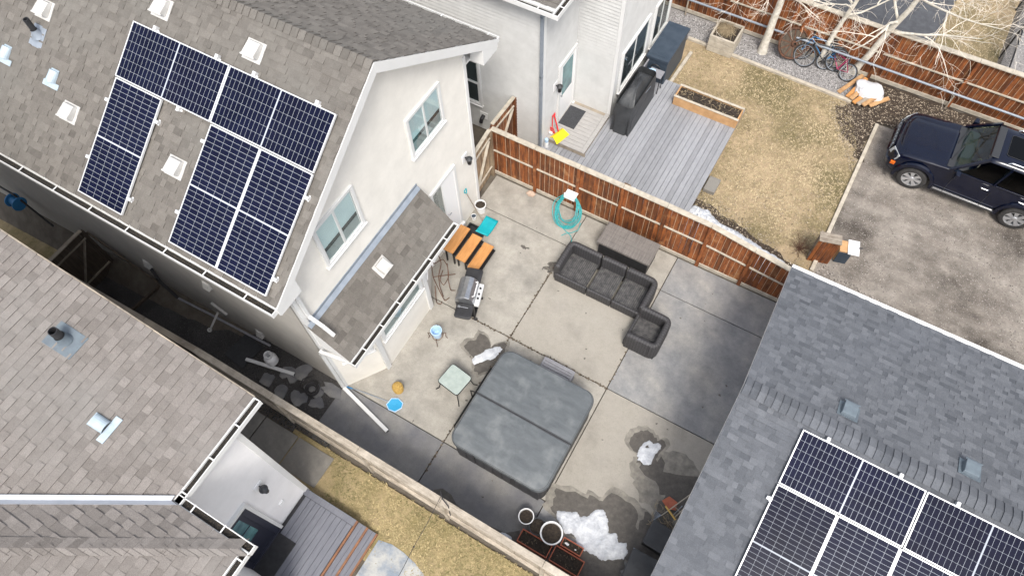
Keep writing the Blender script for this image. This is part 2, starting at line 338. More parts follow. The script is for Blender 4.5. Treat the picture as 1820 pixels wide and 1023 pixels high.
def shingles(O, U, V, P, expo=.143, seed=1, wmin=.12, wmax=.32, name='roof', m='shingle_brown', parent=None, at=None, thick=.012):
    """courses of tabs over the convex polygon P given in the roof's own (u along the courses, v up the slope) metres"""
    O, U, V = Vector(O), Vector(U).normalized(), Vector(V).normalized(); Nn = U.cross(V).normalized()
    if Nn.z < 0: Nn = -Nn
    r = random.Random(seed); mb = MB(); mb.keep = True
    us = [p[0] for p in P]; vs = [p[1] for p in P]
    if sum((P[i][0] * P[(i + 1) % len(P)][1] - P[(i + 1) % len(P)][0] * P[i][1]) for i in range(len(P))) < 0: P = P[::-1]
    v = min(vs) - .001
    while v < max(vs):
        u = min(us) - r.random() * .3; hi = r.random() < .5
        while u < max(us):
            w = r.uniform(wmin, wmax); q = clip([(u, v), (u + w, v), (u + w, v + expo), (u, v + expo)], P)
            hi = not hi if r.random() < .8 else hi
            t = (thick * 1.7 if hi else thick * .6) + r.uniform(0, .002)
            col = min(1, max(0, r.gauss(.52, .22) + (.1 if hi else -.08)))
            if len(q) >= 3:
                h = lambda b: .002 + t * (1 - (b - v) / expo * .85)
                pts = [O + U * a + V * b + Nn * h(b) for a, b in q]
                n0 = len(pts); area = sum(q[i][0] * q[(i + 1) % n0][1] - q[(i + 1) % n0][0] * q[i][1] for i in range(n0))
                fl = (U.cross(V).z > 0) == (area > 0)
                mb.add(pts, [tuple(range(n0)) if fl else tuple(reversed(range(n0)))], 0, col)
                lo = [a for a, b in q if abs(b - v) < 1e-6]
                if len(lo) > 1:
                    a0, a1 = min(lo), max(lo)
                    mb.add([O + U * a0 + V * v + Nn * h(v), O + U * a1 + V * v + Nn * h(v), O + U * a1 + V * v, O + U * a0 + V * v], [(0, 3, 2, 1)], 0, max(0, col - .55))  # butt and side faces coloured darker to paint the shadow line under courses
                    if hi:
                        for aa in (a0, a1):
                            mb.add([O + U * aa + V * v + Nn * h(v), O + U * aa + V * (v + expo) + Nn * h(v + expo), O + U * aa + V * (v + expo), O + U * aa + V * v], [(0, 1, 2, 3)], 0, max(0, col - .55))
            u += w
        v += expo
    return mb.build(name, m, parent, at)
def caps(O, D, n, step, S1, S2, half, m, parent, at=None, name='ridge_cap', seed=3):
    """ridge or hip caps: bent tabs overlapping along D, wings falling along S1 and S2"""
    O, D, S1, S2 = Vector(O), Vector(D).normalized(), Vector(S1).normalized(), Vector(S2).normalized(); r = random.Random(seed); mb = MB(); mb.keep = True
    up = -(S1 + S2).normalized()
    for i in range(n):
        a = O + D * (i * step); b = O + D * ((i + 1) * step + .01); c = min(1, max(0, r.gauss(.55, .25)))
        row = []
        for p, h in ((a, .008), (b, .03)):
            row.append([p + S1 * half + up * h, p + S1 * half * .35 + up * (h + .006), p + up * (h + .004), p + S2 * half * .35 + up * (h + .006), p + S2 * half + up * h])
        vs = row[0] + row[1]; mb.add(vs, [(k, k + 1, k + 6, k + 5) for k in range(4)], 0, c)
        vs2 = row[1] + [p - up * .024 for p in row[1]]; mb.add(vs2, [(k, k + 1, k + 6, k + 5) for k in range(4)], 0, max(0, c - .4))  # cap ends coloured darker to deepen the shade at each step
    return mb.build(name, m, parent, at)
def scatter(name, label_mat, poly, n, smin, smax, seed, z=0, flat=.5, zf=None, dens=None):
    """small stones or flakes lying over a polygon, one mesh"""
    r = random.Random(seed); mb = MB(); mb.keep = True; xs = [p[0] for p in poly]; ys = [p[1] for p in poly]; c = 0; tr = 0
    while c < n and tr < n * 12:
        tr += 1; x, y = r.uniform(min(xs), max(xs)), r.uniform(min(ys), max(ys))
        if not inpoly(x, y, poly): continue
        if dens and r.random() > dens(x, y): continue
        c += 1; s = r.uniform(smin, smax); a = r.uniform(0, 6.28); zz = zf(x, y) if zf else z
        b = [Vector((math.cos(a + k * 1.571 + r.uniform(-.3, .3)) * s * r.uniform(.6, 1), math.sin(a + k * 1.571) * s * r.uniform(.6, 1), 0)) + Vector((x, y, zz)) for k in range(4)]
        tz = s * flat; top = [Vector((x, y, zz)) + (p - Vector((x, y, zz))) * .6 + Vector((0, 0, tz * r.uniform(.7, 1.2))) for p in b]
        mb.add(b + top, [(4, 5, 6, 7)] + [(k, (k + 1) % 4, 4 + (k + 1) % 4, 4 + k) for k in range(4)], 0, min(1, max(0, r.gauss(.45, .3))))
    return mb.build(name, label_mat)
def blades(name, m, poly, n, h, seed, z=0, dens=None):
    r = random.Random(seed); mb = MB(); mb.keep = True; xs = [p[0] for p in poly]; ys = [p[1] for p in poly]; c = 0; tr = 0
    while c < n and tr < n * 12:
        tr += 1; x, y = r.uniform(min(xs), max(xs)), r.uniform(min(ys), max(ys))
        if not inpoly(x, y, poly): continue
        if dens and r.random() > dens(x, y): continue
        c += 1; g = .5 + .5 * noise.noise(Vector((x * .8, y * .8, seed)))
        col = min(1, max(0, g * .75 + r.gauss(.12, .2)))
        for k in range(3):
            a = r.uniform(0, 6.28); l = h * r.uniform(.5, 1.3); w = r.uniform(.006, .014); dx, dy = math.cos(a), math.sin(a); ox, oy = x + r.uniform(-.03, .03), y + r.uniform(-.03, .03)
            mb.add([(ox - dy * w, oy + dx * w, z), (ox + dy * w, oy - dx * w, z), (ox + dx * l, oy + dy * l, z + l * r.uniform(.15, .7))], [(0, 1, 2)], 0, col)
    return mb.build(name, m)
def ragged(poly, amp=.14, step=.18, seed=1):
    out = []
    for i in range(len(poly)):
        a, b = Vector(poly[i]), Vector(poly[(i + 1) % len(poly)]); n = max(1, int((b - a).length / step)); d = (b - a).normalized(); pr = Vector((-d.y, d.x))
        for k in range(n):
            q = a + (b - a) * k / n; w = noise.noise(Vector((q.x * 1.7, q.y * 1.7, seed))) + .6 * noise.noise(Vector((q.x * 5, q.y * 5, seed + 4)))
            q = q + pr * amp * w * 1.5; out.append((q.x, q.y))
    return out
def sheet(name, poly, z, m, thick=.0, kd='structure'):
    mb = MB()
    if thick: mb.prism(poly, z - thick, z)
    else: mb.add([(x, y, z) for x, y in poly], [tuple(range(len(poly)))])
    o = mb.build(name, m); o['kind'] = kd; return o
# ---------------------------------------------------------------- ground
def gz(x, y):
    if y < 3.4 and x < -9: return (x + 9) * .165 * min(1, max(0, (3.4 - y) / .4))
    return 0
gm = MB(); NX, NY = 100, 90
for j in range(NY + 1):
    for i in range(NX + 1):
        x = -45 + i * .9; y = -30 + j * .9; gm.v.append(Vector((x, y, gz(x, y) - .06)))
for j in range(NY):
    for i in range(NX): a = j * (NX + 1) + i; gm.f.append([a, a + 1, a + NX + 2, a + NX + 1]); gm.m.append(0); gm.a.append(.5)
big = 400
for x0, x1, y0, y1 in ((-big, -45, -big, big), (45, big, -big, big), (-45, 45, -big, -30), (-45, 45, 51, big)):
    gm.add([(x0, y0, -.06), (x1, y0, -.06), (x1, y1, -.06), (x0, y1, -.06)], [(0, 1, 2, 3)])
gm.keep = True
kind(gm.build('ground', 'ground'))
am = MB()
for i in range(14):
    xa, xb = -20 + i * .95, -20 + (i + 1) * .95
    if i == 13: xb = -6.84
    for ya, yb in ((1.76, 3.0),):
        am.add([(xa, ya, gz(xa, 1) - .012), (xb, ya, gz(xb, 1) - .012), (xb, yb, gz(xb, 1) - .012), (xa, yb, gz(xa, 1) - .012)], [(0, 1, 2, 3)])
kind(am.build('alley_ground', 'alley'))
# concrete patio: slabs poured with open joints
xs = [(-6.83, -4.0), (-4.0, -1.32), (-1.32, 1.62)]
ysl = [(1.74, 3.02), (3.02, 6.05), (6.05, 9.1), (9.1, 10.2)]
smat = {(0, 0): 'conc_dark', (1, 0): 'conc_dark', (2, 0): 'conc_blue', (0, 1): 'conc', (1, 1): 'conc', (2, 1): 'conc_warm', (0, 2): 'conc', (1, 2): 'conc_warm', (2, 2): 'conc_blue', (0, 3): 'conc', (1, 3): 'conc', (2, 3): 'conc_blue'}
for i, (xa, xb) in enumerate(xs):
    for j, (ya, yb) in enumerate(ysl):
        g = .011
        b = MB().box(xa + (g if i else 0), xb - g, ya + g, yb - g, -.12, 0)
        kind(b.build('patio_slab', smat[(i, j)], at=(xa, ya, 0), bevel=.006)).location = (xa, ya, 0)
# moss and leaf litter caught in the joints
jm = MB(); rr = random.Random(5)
for a, b, n in (((-5.6, 6.05), (-1.3, 6.05), 260), ((-4, 4.6), (-4, 8.9), 160), ((-1.32, 6), (-1.32, 8.4), 40), ((-4, 2.0), (-4, 3.5), 40)):
    for k in range(n):
        t = rr.random() ** .8; x = a[0] + (b[0] - a[0]) * t + rr.gauss(0, .014); y = a[1] + (b[1] - a[1]) * t + rr.gauss(0, .014); s = rr.uniform(.006, .022)
        jm.box(x - s, x + s, y - s * .8, y + s * .8, 0, s * .5, 0, rr.random() * .3)
kind(jm.build('joint_litter', 'leaf_attr'), 'stuff')
# stains and melt water on the slabs
sheet('wet_stain', blob(-4.24, 5.38, .42, .5, 60, 3, .5, .5), .004, 'wet')
sheet('wet_stain', blob(.17, 5.12, .33, .42, 60, 8, .5), .004, 'wet')
sheet('wet_stain', [(.2, 4.98), (.42, 4.85), (.48, 5.2), (.62, 5.1), (.66, 4.9), (.8, 4.95), (.98, 5.0), (1.2, 5.1), (1.4, 5.2), (1.5, 4.2), (1.3, 4.1), (1.02, 4.25), (.92, 4.45), (.8, 4.4), (.72, 4.55), (.6, 4.62), (.35, 4.62), (.15, 4.72)], .0045, 'wet')
sheet('wet_stain', blob(.12, 3.15, 1.05, .62, 70, 11, .45, .1), .004, 'wet')
sheet('wet_stain', blob(.1, 2.35, .95, .42, 70, 15, .4, .1), .005, 'wet')
sheet('wet_stain', blob(1.1, 3.6, .4, .75, 60, 19, .5, .2), .0055, 'wet')
sheet('wet_stain', [(-3.55, 1.8), (-3.6, 2.0), (-3.45, 2.12), (-3.2, 2.1), (-3.0, 1.98), (-2.7, 1.95), (-2.3, 1.93), (-2.0, 1.97), (-1.75, 2.0), (-1.62, 2.1), (-1.5, 2.2), (-1.4, 2.0), (-1.3, 1.8)], .004, 'wet')
sheet('dirt_stain', blob(-3.92, 8.35, .28, .14, 40, 23, .8, .6), .004, 'stain')
sheet('dirt_stain', blob(-1.12, 7.9, .14, .22, 40, 27, .7), .0045, 'stain')
sheet('dirt_stain', blob(-4.95, 8.5, .09, .05, 24, 29, .8), .004, 'stain')
for k in range(34):
    x, y = rr.uniform(-6, 1.3), rr.uniform(2.2, 9.9); sheet('dirt_stain', blob(x, y, rr.uniform(.012, .035), rr.uniform(.01, .03), 9, k * 3.1, .7), .003, 'stain')
for k, q in enumerate((blob(-4.24, 5.38, .5, .58, 60, 3, .5, .5), blob(.17, 5.12, .42, .5, 60, 8, .5), blob(.95, 4.7, .75, .62, 60, 6, .5), blob(.12, 3.15, 1.18, .72, 70, 11, .5, .1), blob(1.1, 3.6, .5, .85, 60, 19, .5, .2))): sheet('damp_ring', q, .0022 + k * .0002, 'damp')
# left neighbour's ground
sheet('lawn', [(-7.2, .3), (-5.75, .3), (-5.75, -.0), (-4.0, .0), (-4.0, -2), (3, -2), (3, 1.55), (-7.2, 1.55)], -.008, 'lawn_green')
kind(blades('grass', 'blade2_attr', [(-5.9, -.6), (2.2, -.6), (2.2, 1.55), (-6.4, 1.55), (-5.6, 1.0)], 7500, .05, 31, -.008, lambda x, y: 1 if (x > -3.2 or y > .62) else .02), 'stuff')
for k, (x0, x1) in enumerate(((-10.9, -9.95), (-9.92, -8.97), (-8.94, -7.99), (-7.96, -7.01), (-6.98, -5.97))):
    kind(MB().box(x0, x1, .72 - .01 * k, 1.44, -.06, .012).build('paving_slab', 'paving', at=(x0, .72, 0), bevel=.008)).location = (x0, .72, 0)
kind(scatter('gravel', 'stone_dark', [(-11, .3), (-5.9, .3), (-5.9, .68), (-11, .68)], 1500, .012, .03, 41, -.03), 'stuff')
kind(scatter('gravel', 'stone_dark', [(-11, 1.47), (-6.3, 1.47), (-6.1, 1.72), (-11, 1.72)], 1500, .012, .03, 42, -.03), 'stuff')
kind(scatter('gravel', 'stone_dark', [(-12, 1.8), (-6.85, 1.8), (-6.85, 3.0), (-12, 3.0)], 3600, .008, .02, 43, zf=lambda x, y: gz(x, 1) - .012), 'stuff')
sheet('garden_patio', [(-4.06, .5), (-3.75, .57), (-3.45, .56), (-3.1, .5), (-2.85, .42), (-2.6, .28), (-2.4, .05), (-2.3, -.3), (-2.3, -2), (-4.06, -2)], .0, 'stamped', .08)
# back neighbour's ground
sheet('lawn', [(-4.4, 11.6), (1.83, 10.4), (1.83, 17.68), (-4.4, 17.68)], -.008, 'lawn')
kind(blades('grass', 'blade_attr', [(-1.6, 11.9), (1.75, 11.9), (1.8, 15.6), (.9, 17.6), (-4.1, 17.6), (-4.0, 15.6), (-1.6, 15.6)], 9000, .045, 33, -.008), 'stuff')
sheet('gravel_bed', [(-5.4, 17.7), (1.1, 17.7), (1.1, 18.8), (-5.4, 18.8)], -.01, 'rocks')
kind(scatter('gravel', 'stone_attr', [(-5.2, 17.8), (1.1, 17.8), (1.1, 18.7), (-5.2, 18.7)], 7000, .012, .034, 44, -.01), 'stuff')
sheet('mulch_bed', ragged([(.55, 17.25), (1.1, 16.3), (1.83, 15.6), (1.83, 17.2), (7, 17.35), (14, 17.35), (14, 18.8), (1.1, 18.8), (1.1, 17.7)], .12), -.002, 'mulch')
kind(scatter('leaf_litter', 'leaf_attr', [(.3, 17.3), (1.0, 16.2), (1.8, 15.0), (1.86, 17.2), (6.5, 17.3), (6.5, 18.7), (1.1, 18.7), (1.1, 17.7)], 4600, .008, .032, 45, 0, .12), 'stuff')
kind(scatter('leaf_litter', 'leaf_attr', [(-1.6, 11.6), (-1.2, 12.6), (.2, 13.5), (1.7, 14.6), (1.75, 11.5)], 500, .008, .024, 46, 0, .12), 'stuff')
sheet('mulch_bed', ragged([(-1.75, 10.33), (1.85, 10.33), (1.85, 11.4), (-1.75, 12.2)], .08), -.001, 'mulch')
kind(scatter('leaf_litter', 'leaf_attr', [(-1.7, 10.4), (1.8, 10.4), (1.8, 11.4), (-1.2, 12.5), (-1.7, 12.9)], 1600, .012, .03, 47, 0, .2), 'stuff')
sheet('driveway', [(1.83, 10.2), (30, 10.2), (30, 17.3), (7, 17.3), (1.83, 17.15)], -.006, 'drive')
kind(scatter('driveway_grit', 'grit_attr', [(1.9, 10.4), (8, 10.4), (8, 17.2), (1.9, 17.1)], 9000, .006, .02, 48, -.006, .5, dens=lambda x, y: .25 + .9 * max(0, noise.noise(Vector((x * .6, y * .6, 3))) + .25)), 'stuff')
kind(scatter('gravel', 'grit_attr', [(1.95, 10.4), (6, 10.4), (5, 11.3), (2.3, 11.75), (1.95, 12)], 2600, .01, .03, 49, -.004, .5), 'stuff')
sheet('asphalt_pad', [(-8, 19), (1.9, 19), (2.45, 21.4), (2.6, 24), (3.2, 40), (-8, 40)], -.01, 'asphalt')
sheet('lawn', [(1.9, 19), (4.25, 19), (4.4, 26), (5, 40), (3.2, 40), (2.6, 24), (2.45, 21.4)], -.012, 'lawn')
kind(blades('grass', 'blade_attr', [(2.1, 19), (4.2, 19), (4.3, 25), (2.7, 25)], 2500, .05, 35, -.01), 'stuff')
sheet('side_gravel', [(4.35, 19), (30, 19), (30, 40), (5, 40)], -.014, 'rocks')
kind(scatter('gravel', 'stone_attr', [(4.45, 19), (7, 19), (7, 26), (4.6, 26)], 2500, .015, .04, 50, -.01), 'stuff')
def edging(name, p, q, label):
    t = MB().beam((*p, .02), (*q, .02), .1, .1).build(name, 'wood_pale', bevel=.01); return tag(t, label, 'edging')
edging('timber_edging', (-4.3, 17.74), (.95, 17.6), 'long pale timber edging between the dry lawn and the gravel bed')
edging('timber_edging', (1.86, 17.1), (1.82, 11.5), 'worn timber edging between the dry lawn and the gravel driveway')
edging('timber_edging', (-4.02, 15.5), (-3.96, 17.2), 'short pale timber edging beside the navy storage box')
# ---------------------------------------------------------------- window builder (wall faces along outward normal n2, u2 runs along the wall)
def window(parent, o, u2, n2, w, h, split=2, blind=.62, name='window', frame='trim', bl='blind', casing=.07, at=None, horizontal=False, pane='pane'):
    """o = lower-left corner of the opening on the wall face, relative to the parent's origin"""
    U = Vector((*u2, 0)).normalized(); N = Vector((*n2, 0)).normalized(); Z = Vector((0, 0, 1)); O = Vector(o)
    M = Matrix([(U.x, N.x, 0, O.x), (U.y, N.y, 0, O.y), (0, 0, 1, O.z), (0, 0, 0, 1)])
    f = MB(); c = casing
    f.box(-c, w + c, -.02, .045, -c, 0, M=M); f.box(-c, w + c, -.02, .045, h, h + c, M=M); f.box(-c, 0, -.02, .045, 0, h, M=M); f.box(w, w + c, -.02, .045, 0, h, M=M)
    f.box(-c - .03, w + c + .03, -.02, .075, -c - .03, -c + .002, M=M)
    win = f.build(name, frame, parent, bevel=.004)
    s = MB(); t = .035
    for k in range(split):
        if horizontal: a0, a1, b0, b1 = 0, w, h / split * k, h / split * (k + 1)
        else: a0, a1, b0, b1 = w / split * k, w / split * (k + 1), 0, h
        y0, y1 = (-.015, .028) if k % 2 == 0 else (-.015, .018)
        s.box(a0, a1, y0, y1, b0, b0 + t, M=M); s.box(a0, a1, y0, y1, b1 - t, b1, M=M); s.box(a0, a0 + t, y0, y1, b0 + t, b1 - t, M=M); s.box(a1 - t, a1, y0, y1, b0 + t, b1 - t, M=M)
    s.build('sash', frame, win)
    g = MB(); g.box(.01, w - .01, .014, .018, .01, h - .01, M=M); g.build('pane', pane, win)
    r = MB(); r.box(.0, w, .0035, .005, 0, h, M=M)
    if blind:
        for k in range(split):
            a0, a1 = (0, w) if horizontal else (w / split * k + t, w / split * (k + 1) - t)
            r.box(a0, a1, .0055, .008, t, h * (1 - blind) * .72, 1, M=M)  # grey panel paints the sill's reflection low in each sash
            if horizontal: break
    r.build('room_shade', ['room', 'sill_reflection'], win)
    if blind:
        b = MB()
        for k in range(split):
            a0, a1 = (0, w) if horizontal else (w / split * k + t, w / split * (k + 1) - t)
            b.box(a0, a1, .0055, .012, h * (1 - blind), h - t, M=M)
            if horizontal: break
        b.build('blind', bl, win)
    return win
def wallpoly(pts, th, m, name='wall', parent=None, at=None):
    """pts: 3-D outline of the outer face; th: vector to the inner face"""
    th = Vector(th); n = len(pts); mb = MB(); pts = [Vector(p) for p in pts]
    mb.add(pts + [p + th for p in pts], [tuple(range(n)), tuple(reversed(range(n, 2 * n)))] + [(i, (i + 1) % n, n + (i + 1) % n, n + i) for i in range(n)])
    return mb.build(name, m, parent, at)
def gutter(p, q, out, parent, at, step=.62, m='trim', lead=.3, name='gutter'):
    """open U gutter from p to q (3-D, roof edge line), 'out' points away from the roof"""
    p, q, out = Vector(p), Vector(q), Vector(out).normalized(); mb = MB(); d = (q - p); L = d.length; d.normalize(); Z = Vector((0, 0, 1))
    def bar(a, b, w0, w1, z0, z1, mm=0):
        vs = [x + out * i + Z * j for x in (a, b) for i, j in ((w0, z0), (w1, z0), (w1, z1), (w0, z1))]
        mb.add(vs, [(3, 2, 1, 0), (4, 5, 6, 7), (0, 1, 5, 4), (1, 2, 6, 5), (2, 3, 7, 6), (3, 0, 4, 7)], mm)
    bar(p, q, .0, .012, -.11, .0); bar(p, q, .012, .118, -.11, -.1); bar(p, q, .118, .132, -.11, .012); bar(p, q, .012, .118, -.098, -.05, 1)
    s = lead
    while s < L - .05:
        a = p + d * s; bar(a - d * .011, a + d * .011, .0, .142, .004, .016); s += step
    bar(p - d * .004, p + d * .012, 0, .139, -.11, .01); bar(q - d * .012, q + d * .004, 0, .139, -.11, .01)
    return mb.build(name, [m, 'gutter_in'], parent, at)
def rect_pipe(parent, pts, w=.075, h=.055, at=None, name='downspout', m='trim'):
    mb = MB()
    for a, b in zip(pts, pts[1:]): mb.beam(a, b, w, h)
    for p in pts[1:-1]: mb.beam(Vector(p) - Vector((0, 0, .035)), Vector(p) + Vector((0, 0, .035)), w, w)
    return mb.build(name, m, parent, at, bevel=.006)
# ---------------------------------------------------------------- main house
PT = .667
hx = -6.77; H0 = (hx, 3.0, 0)
house = thing('house', 'tall cream house with brown shingle roof beside the concrete patio', 'house', H0)
a = H0
def rz_(y): return 5.27 + PT * (min(y, 12.5 - y) - 2.56)      # roof surface height at y
wallpoly([(hx, 3.0, -.1), (hx, 9.15, -.1), (hx, 9.15, rz_(9.15) - .2), (hx, 6.25, rz_(6.25) - .2), (hx, 3.0, rz_(3) - .2)], (-.18, 0, 0), 'stucco', 'gable_wall', house, a)
wallpoly([(hx - .002, 3.0, -2.2), (-24, 3.0, -2.6), (-24, 3.0, 5.42), (hx - .002, 3.0, 5.42)], (0, .18, 0), 'stucco_shaded', 'side_wall', house, a)
wallpoly([(hx - .002, 9.15, -.1), (-24, 9.15, -.1), (-24, 9.15, 5.42), (hx - .002, 9.15, 5.42)], (0, -.18, 0), 'stucco', 'side_wall', house, a)
cb = MB()
for y0, y1 in ((2.975, 3.07), (9.08, 9.175)): MB().box(hx - .1, hx + .022, y0, y1, 0, 5.3).build('corner_trim', 'trim', house, a, bevel=.004)
rx = -6.46
deckm = MB()
for ys_ in ((2.56, 6.25), (9.94, 6.25)):
    y0, y1 = ys_; vs = []
    for x in (-24, rx):
        for y in (y0, y1): vs += [(x, y, rz_(y) - .006), (x, y, rz_(y) - .16)]
    deckm.add(vs, [(0, 2, 6, 4), (1, 5, 7, 3), (0, 4, 5, 1), (2, 3, 7, 6), (0, 1, 3, 2), (4, 6, 7, 5)])
roof = deckm.build('roof', 'soffit', house, a)
sl = math.hypot(1, PT)
vS = Vector((0, 1, PT)).normalized(); vN = Vector((0, -1, PT)).normalized()
shingles((0, 2.56, rz_(2.56)), (1, 0, 0), vS, [(-19, 0), (rx + .02, 0), (rx + .02, 3.69 * sl), (-19, 3.69 * sl)], .136, 11, .09, .23, parent=roof, at=a, name='shingle_slope')
shingles((0, 9.94, rz_(9.94)), (1, 0, 0), vN, [(-19, 0), (rx + .02, 0), (rx + .02, 3.69 * sl), (-19, 3.69 * sl)], .136, 12, .09, .23, parent=roof, at=a, name='shingle_slope')
caps((-15, 6.25, rz_(6.25) + .012), (1, 0, 0), 57, .15, -vS, -vN, .16, 'shingle_brown', roof, a)
fb = MB()
for y0, y1 in ((2.54, 6.25), (9.96, 6.25)):
    vs = [(x, y, rz_(y) + d) for x in (rx + .002, rx + .03) for y in (y0, y1) for d in (-.24, -.012)]
    fb.add(vs, [(0, 1, 3, 2), (4, 6, 7, 5), (0, 4, 5, 1), (2, 3, 7, 6), (0, 2, 6, 4), (1, 5, 7, 3)])
# boxed returns under the eave corners
fb.prism([(hx, 2.56), (rx + .026, 2.56), (rx + .026, 3.12), (hx, 3.12)], 4.98, lambda x, y: rz_(y) - .17)
fb.prism([(hx, 9.38), (rx + .026, 9.38), (rx + .026, 9.94), (hx, 9.94)], 4.98, lambda x, y: rz_(y) - .17)
fb.build('fascia', 'trim', house, a, bevel=.004)
sf = MB()
sf.box(-24, hx, 2.56, 2.98, 5.0, 5.03); sf.box(-24, hx, 9.17, 9.94, 5.0, 5.03); sf.box(-24, rx, 2.56, 2.58, 5.03, 5.12); sf.box(-24, rx, 9.92, 9.94, 5.03, 5.12)
sf.build('soffit', 'soffit', house, a)
gutter((-19, 2.555, 5.2), (rx, 2.555, 5.2), (0, -1, 0), house, a, .95, lead=.5)
gutter((-19, 9.945, 5.2), (rx, 9.945, 5.2), (0, 1, 0), house, a, 1.2)
# windows: four-point measured openings
window(house, (0, 4.06 - 3.0, 4.3), (0, 1), (1, 0), 1.08, 1.1, 2, .6)
window(house, (0, 7.03 - 3.0, 4.36), (0, 1), (1, 0), 1.08, 1.02, 2, .6)
# door with glazed leaf
dw = MB(); dy = 7.3 - 3.0
dw.box(-.05, .05, dy - .08, dy, .3, 2.58); dw.box(-.05, .05, dy + .9, dy + .98, .3, 2.58); dw.box(-.05, .05, dy - .08, dy + .98, 2.58, 2.67); dw.box(-.05, .12, dy - .08, dy + .98, .22, .3)
door = dw.build('door', 'trim', house, bevel=.004)
MB().box(-.02, .03, dy + .38, dy + .9, .3, 2.58).build('door_leaf', 'white_pl', door)
MB().box(-.012, .0, dy, dy + .38, .3, 2.58).build('pane', 'pane', door)
MB().box(-.17, -.16, dy, dy + .38, .3, 2.58).build('room_shade', 'room', door)
MB().tube([(.03, dy + .44, 1.25), (.075, dy + .44, 1.25), (.075, dy + .53, 1.25)], .012, 8).build('handle', 'steel', door)
# bay under the lean-to roof
bp = [(hx + .003, 3.02), (-6.16, 3.92), (-6.16, 5.79), (hx + .003, 6.72)]
bm_ = MB(); bm_.prism(bp, 0, 2.52); bay = bm_.build('bay', 'stucco', house, a)
for x, y in bp[1:3]: MB().beam((x + .012, y, 0), (x + .012, y, 2.5), .13, .05, up=(1, 0, 0)).build('corner_trim', 'trim', bay, a, bevel=.004)
def rel(x, y, z): return (x - a[0], y - a[1], z)
window(bay, rel(-6.16 + .002, 4.14, 1.32), (0, 1), (1, 0), 1.46, .98, 2, .45, horizontal=True)
for (p0, p1) in ((bp[0], bp[1]), (bp[3], bp[2])):
    d = Vector((p1[0] - p0[0], p1[1] - p0[1])); n = Vector((-d.y, d.x)).normalized(); n = n if n.x > 0 else -n; L_ = d.length; d.normalize()
    s = Vector(p0) + d * (L_ - .82) + n * .003
    if n.x * d.y - n.y * d.x < 0: pass
    window(bay, rel(s.x, s.y, 1.32), tuple(d), tuple(n), .62, .98, 1, .45, casing=.06)
bs = (3.43 - 2.6) / .86; bl = math.hypot(1, bs); vb = Vector((-1, 0, bs)).normalized()
bx = -5.92; by0, by1 = 2.99, 6.9
br = MB(); vs = []
for y in (by0, by1):
    vs += [(bx, y, 2.594), (bx, y, 2.47), (hx + .003, y, 3.424), (hx + .003, y, 2.47)]
br.add(vs, [(0, 2, 6, 4), (1, 5, 7, 3), (0, 4, 5, 1), (2, 3, 7, 6), (0, 1, 3, 2), (4, 6, 7, 5)])
broof = br.build('bay_roof', 'soffit', house, a)
shingles((bx, 0, 2.6), (0, 1, 0), vb, [(by0 - .02, 0), (by1 + .02, 0), (by1 + .02, .83 * bl), (by0 - .02, .83 * bl)], .14, 13, parent=broof, at=a, name='shingle_slope')
fl = MB(); fl.box(hx + .003, hx + .018, by0, by1, 3.4, 3.52)
vs = [(hx + .02, y, 3.43 + .018) for y in (by0, by1)] + [(hx + .1, y, 3.43 - bs * .08 + .02) for y in (by0, by1)]; fl.add(vs, [(0, 2, 3, 1)])
fl.build('flashing', 'metal_grey', broof, a)
gutter((bx, by0 - .03, 2.56), (bx, by1 + .03, 2.56), (1, 0, 0), house, a, .62, lead=.4, name='bay_gutter')
rect_pipe(house, [(hx + .12, 2.7, 5.08), (hx + .06, 3.1, 4.6), (hx + .06, 3.1, 3.72), (hx + .32, 3.12, 3.5), (hx + .5, 3.14, 3.22)], at=a)
rect_pipe(house, [(bx - .04, 3.02, 2.4), (hx + .02, 2.93, 2.25), (hx - .02, 2.93, 2.1), (hx - .02, 2.93, .12)], at=a)
# roof vents
def slope_at(x, y): return Vector((x, y, rz_(y)))
def roofM(P, U, V):
    U, V = Vector(U).normalized(), Vector(V).normalized(); N = U.cross(V)
    if N.z < 0: N = -N
    return Matrix([(U[i], V[i], N[i], P[i]) for i in range(3)] + [(0, 0, 0, 1)])
def box_vent(P, U, V, label, group, m='vent_white', s=1.0, skirt=True):
    t = thing('roof_vent', label, 'roof vent', (0, 0, 0), 0, group)
    M = roofM((0, 0, 0), U, V); t.location = P
    b = MB(); b.box(-.2 * s, .2 * s, -.2 * s, .16 * s, .012, .028, M=M)
    b.build('flange', m, t)
    c = MB(); q = .14 * s
    vs = [(-q, -q, .03), (q, -q, .03), (q, q, .03), (-q, q, .03), (-q * .93, -q * .95, .17 * s), (q * .93, -q * .95, .17 * s), (q * .93, q * .9, .11 * s), (-q * .93, q * .9, .11 * s)]
    c.add(vs, [(3, 2, 1, 0), (4, 5, 6, 7), (0, 1, 5, 4), (1, 2, 6, 5), (2, 3, 7, 6), (3, 0, 4, 7)], M=M)
    c.box(-q * 1.1, q * 1.1, -q * 1.12, -q * .9, .15 * s, .165 * s, M=M)
    c.build('hood', m, t, bevel=.01)
    return t
gv = 'white box vents on the brown roof'
for x, y, lb in ((-13.39, 5.0, 'white box vent at the top left corner of the brown roof'), (-10.78, 5.77, 'white box vent just above the left end of the upper solar row'),
                 (-8.64, 5.75, 'white box vent above the middle of the upper solar row near the ridge'), (-12.04, 3.71, 'white box vent left of the lone upright solar panel'),
                 (-9.36, 3.72, 'white box vent between the lone solar panel and the upright pair')):
    box_vent(slope_at(x, y), (1, 0, 0), vS, lb, gv)
box_vent((-6.43, 4.97, 2.6 + bs * .51), (0, 1, 0), vb, 'white box vent on the small roof over the bay window', gv, s=.95)
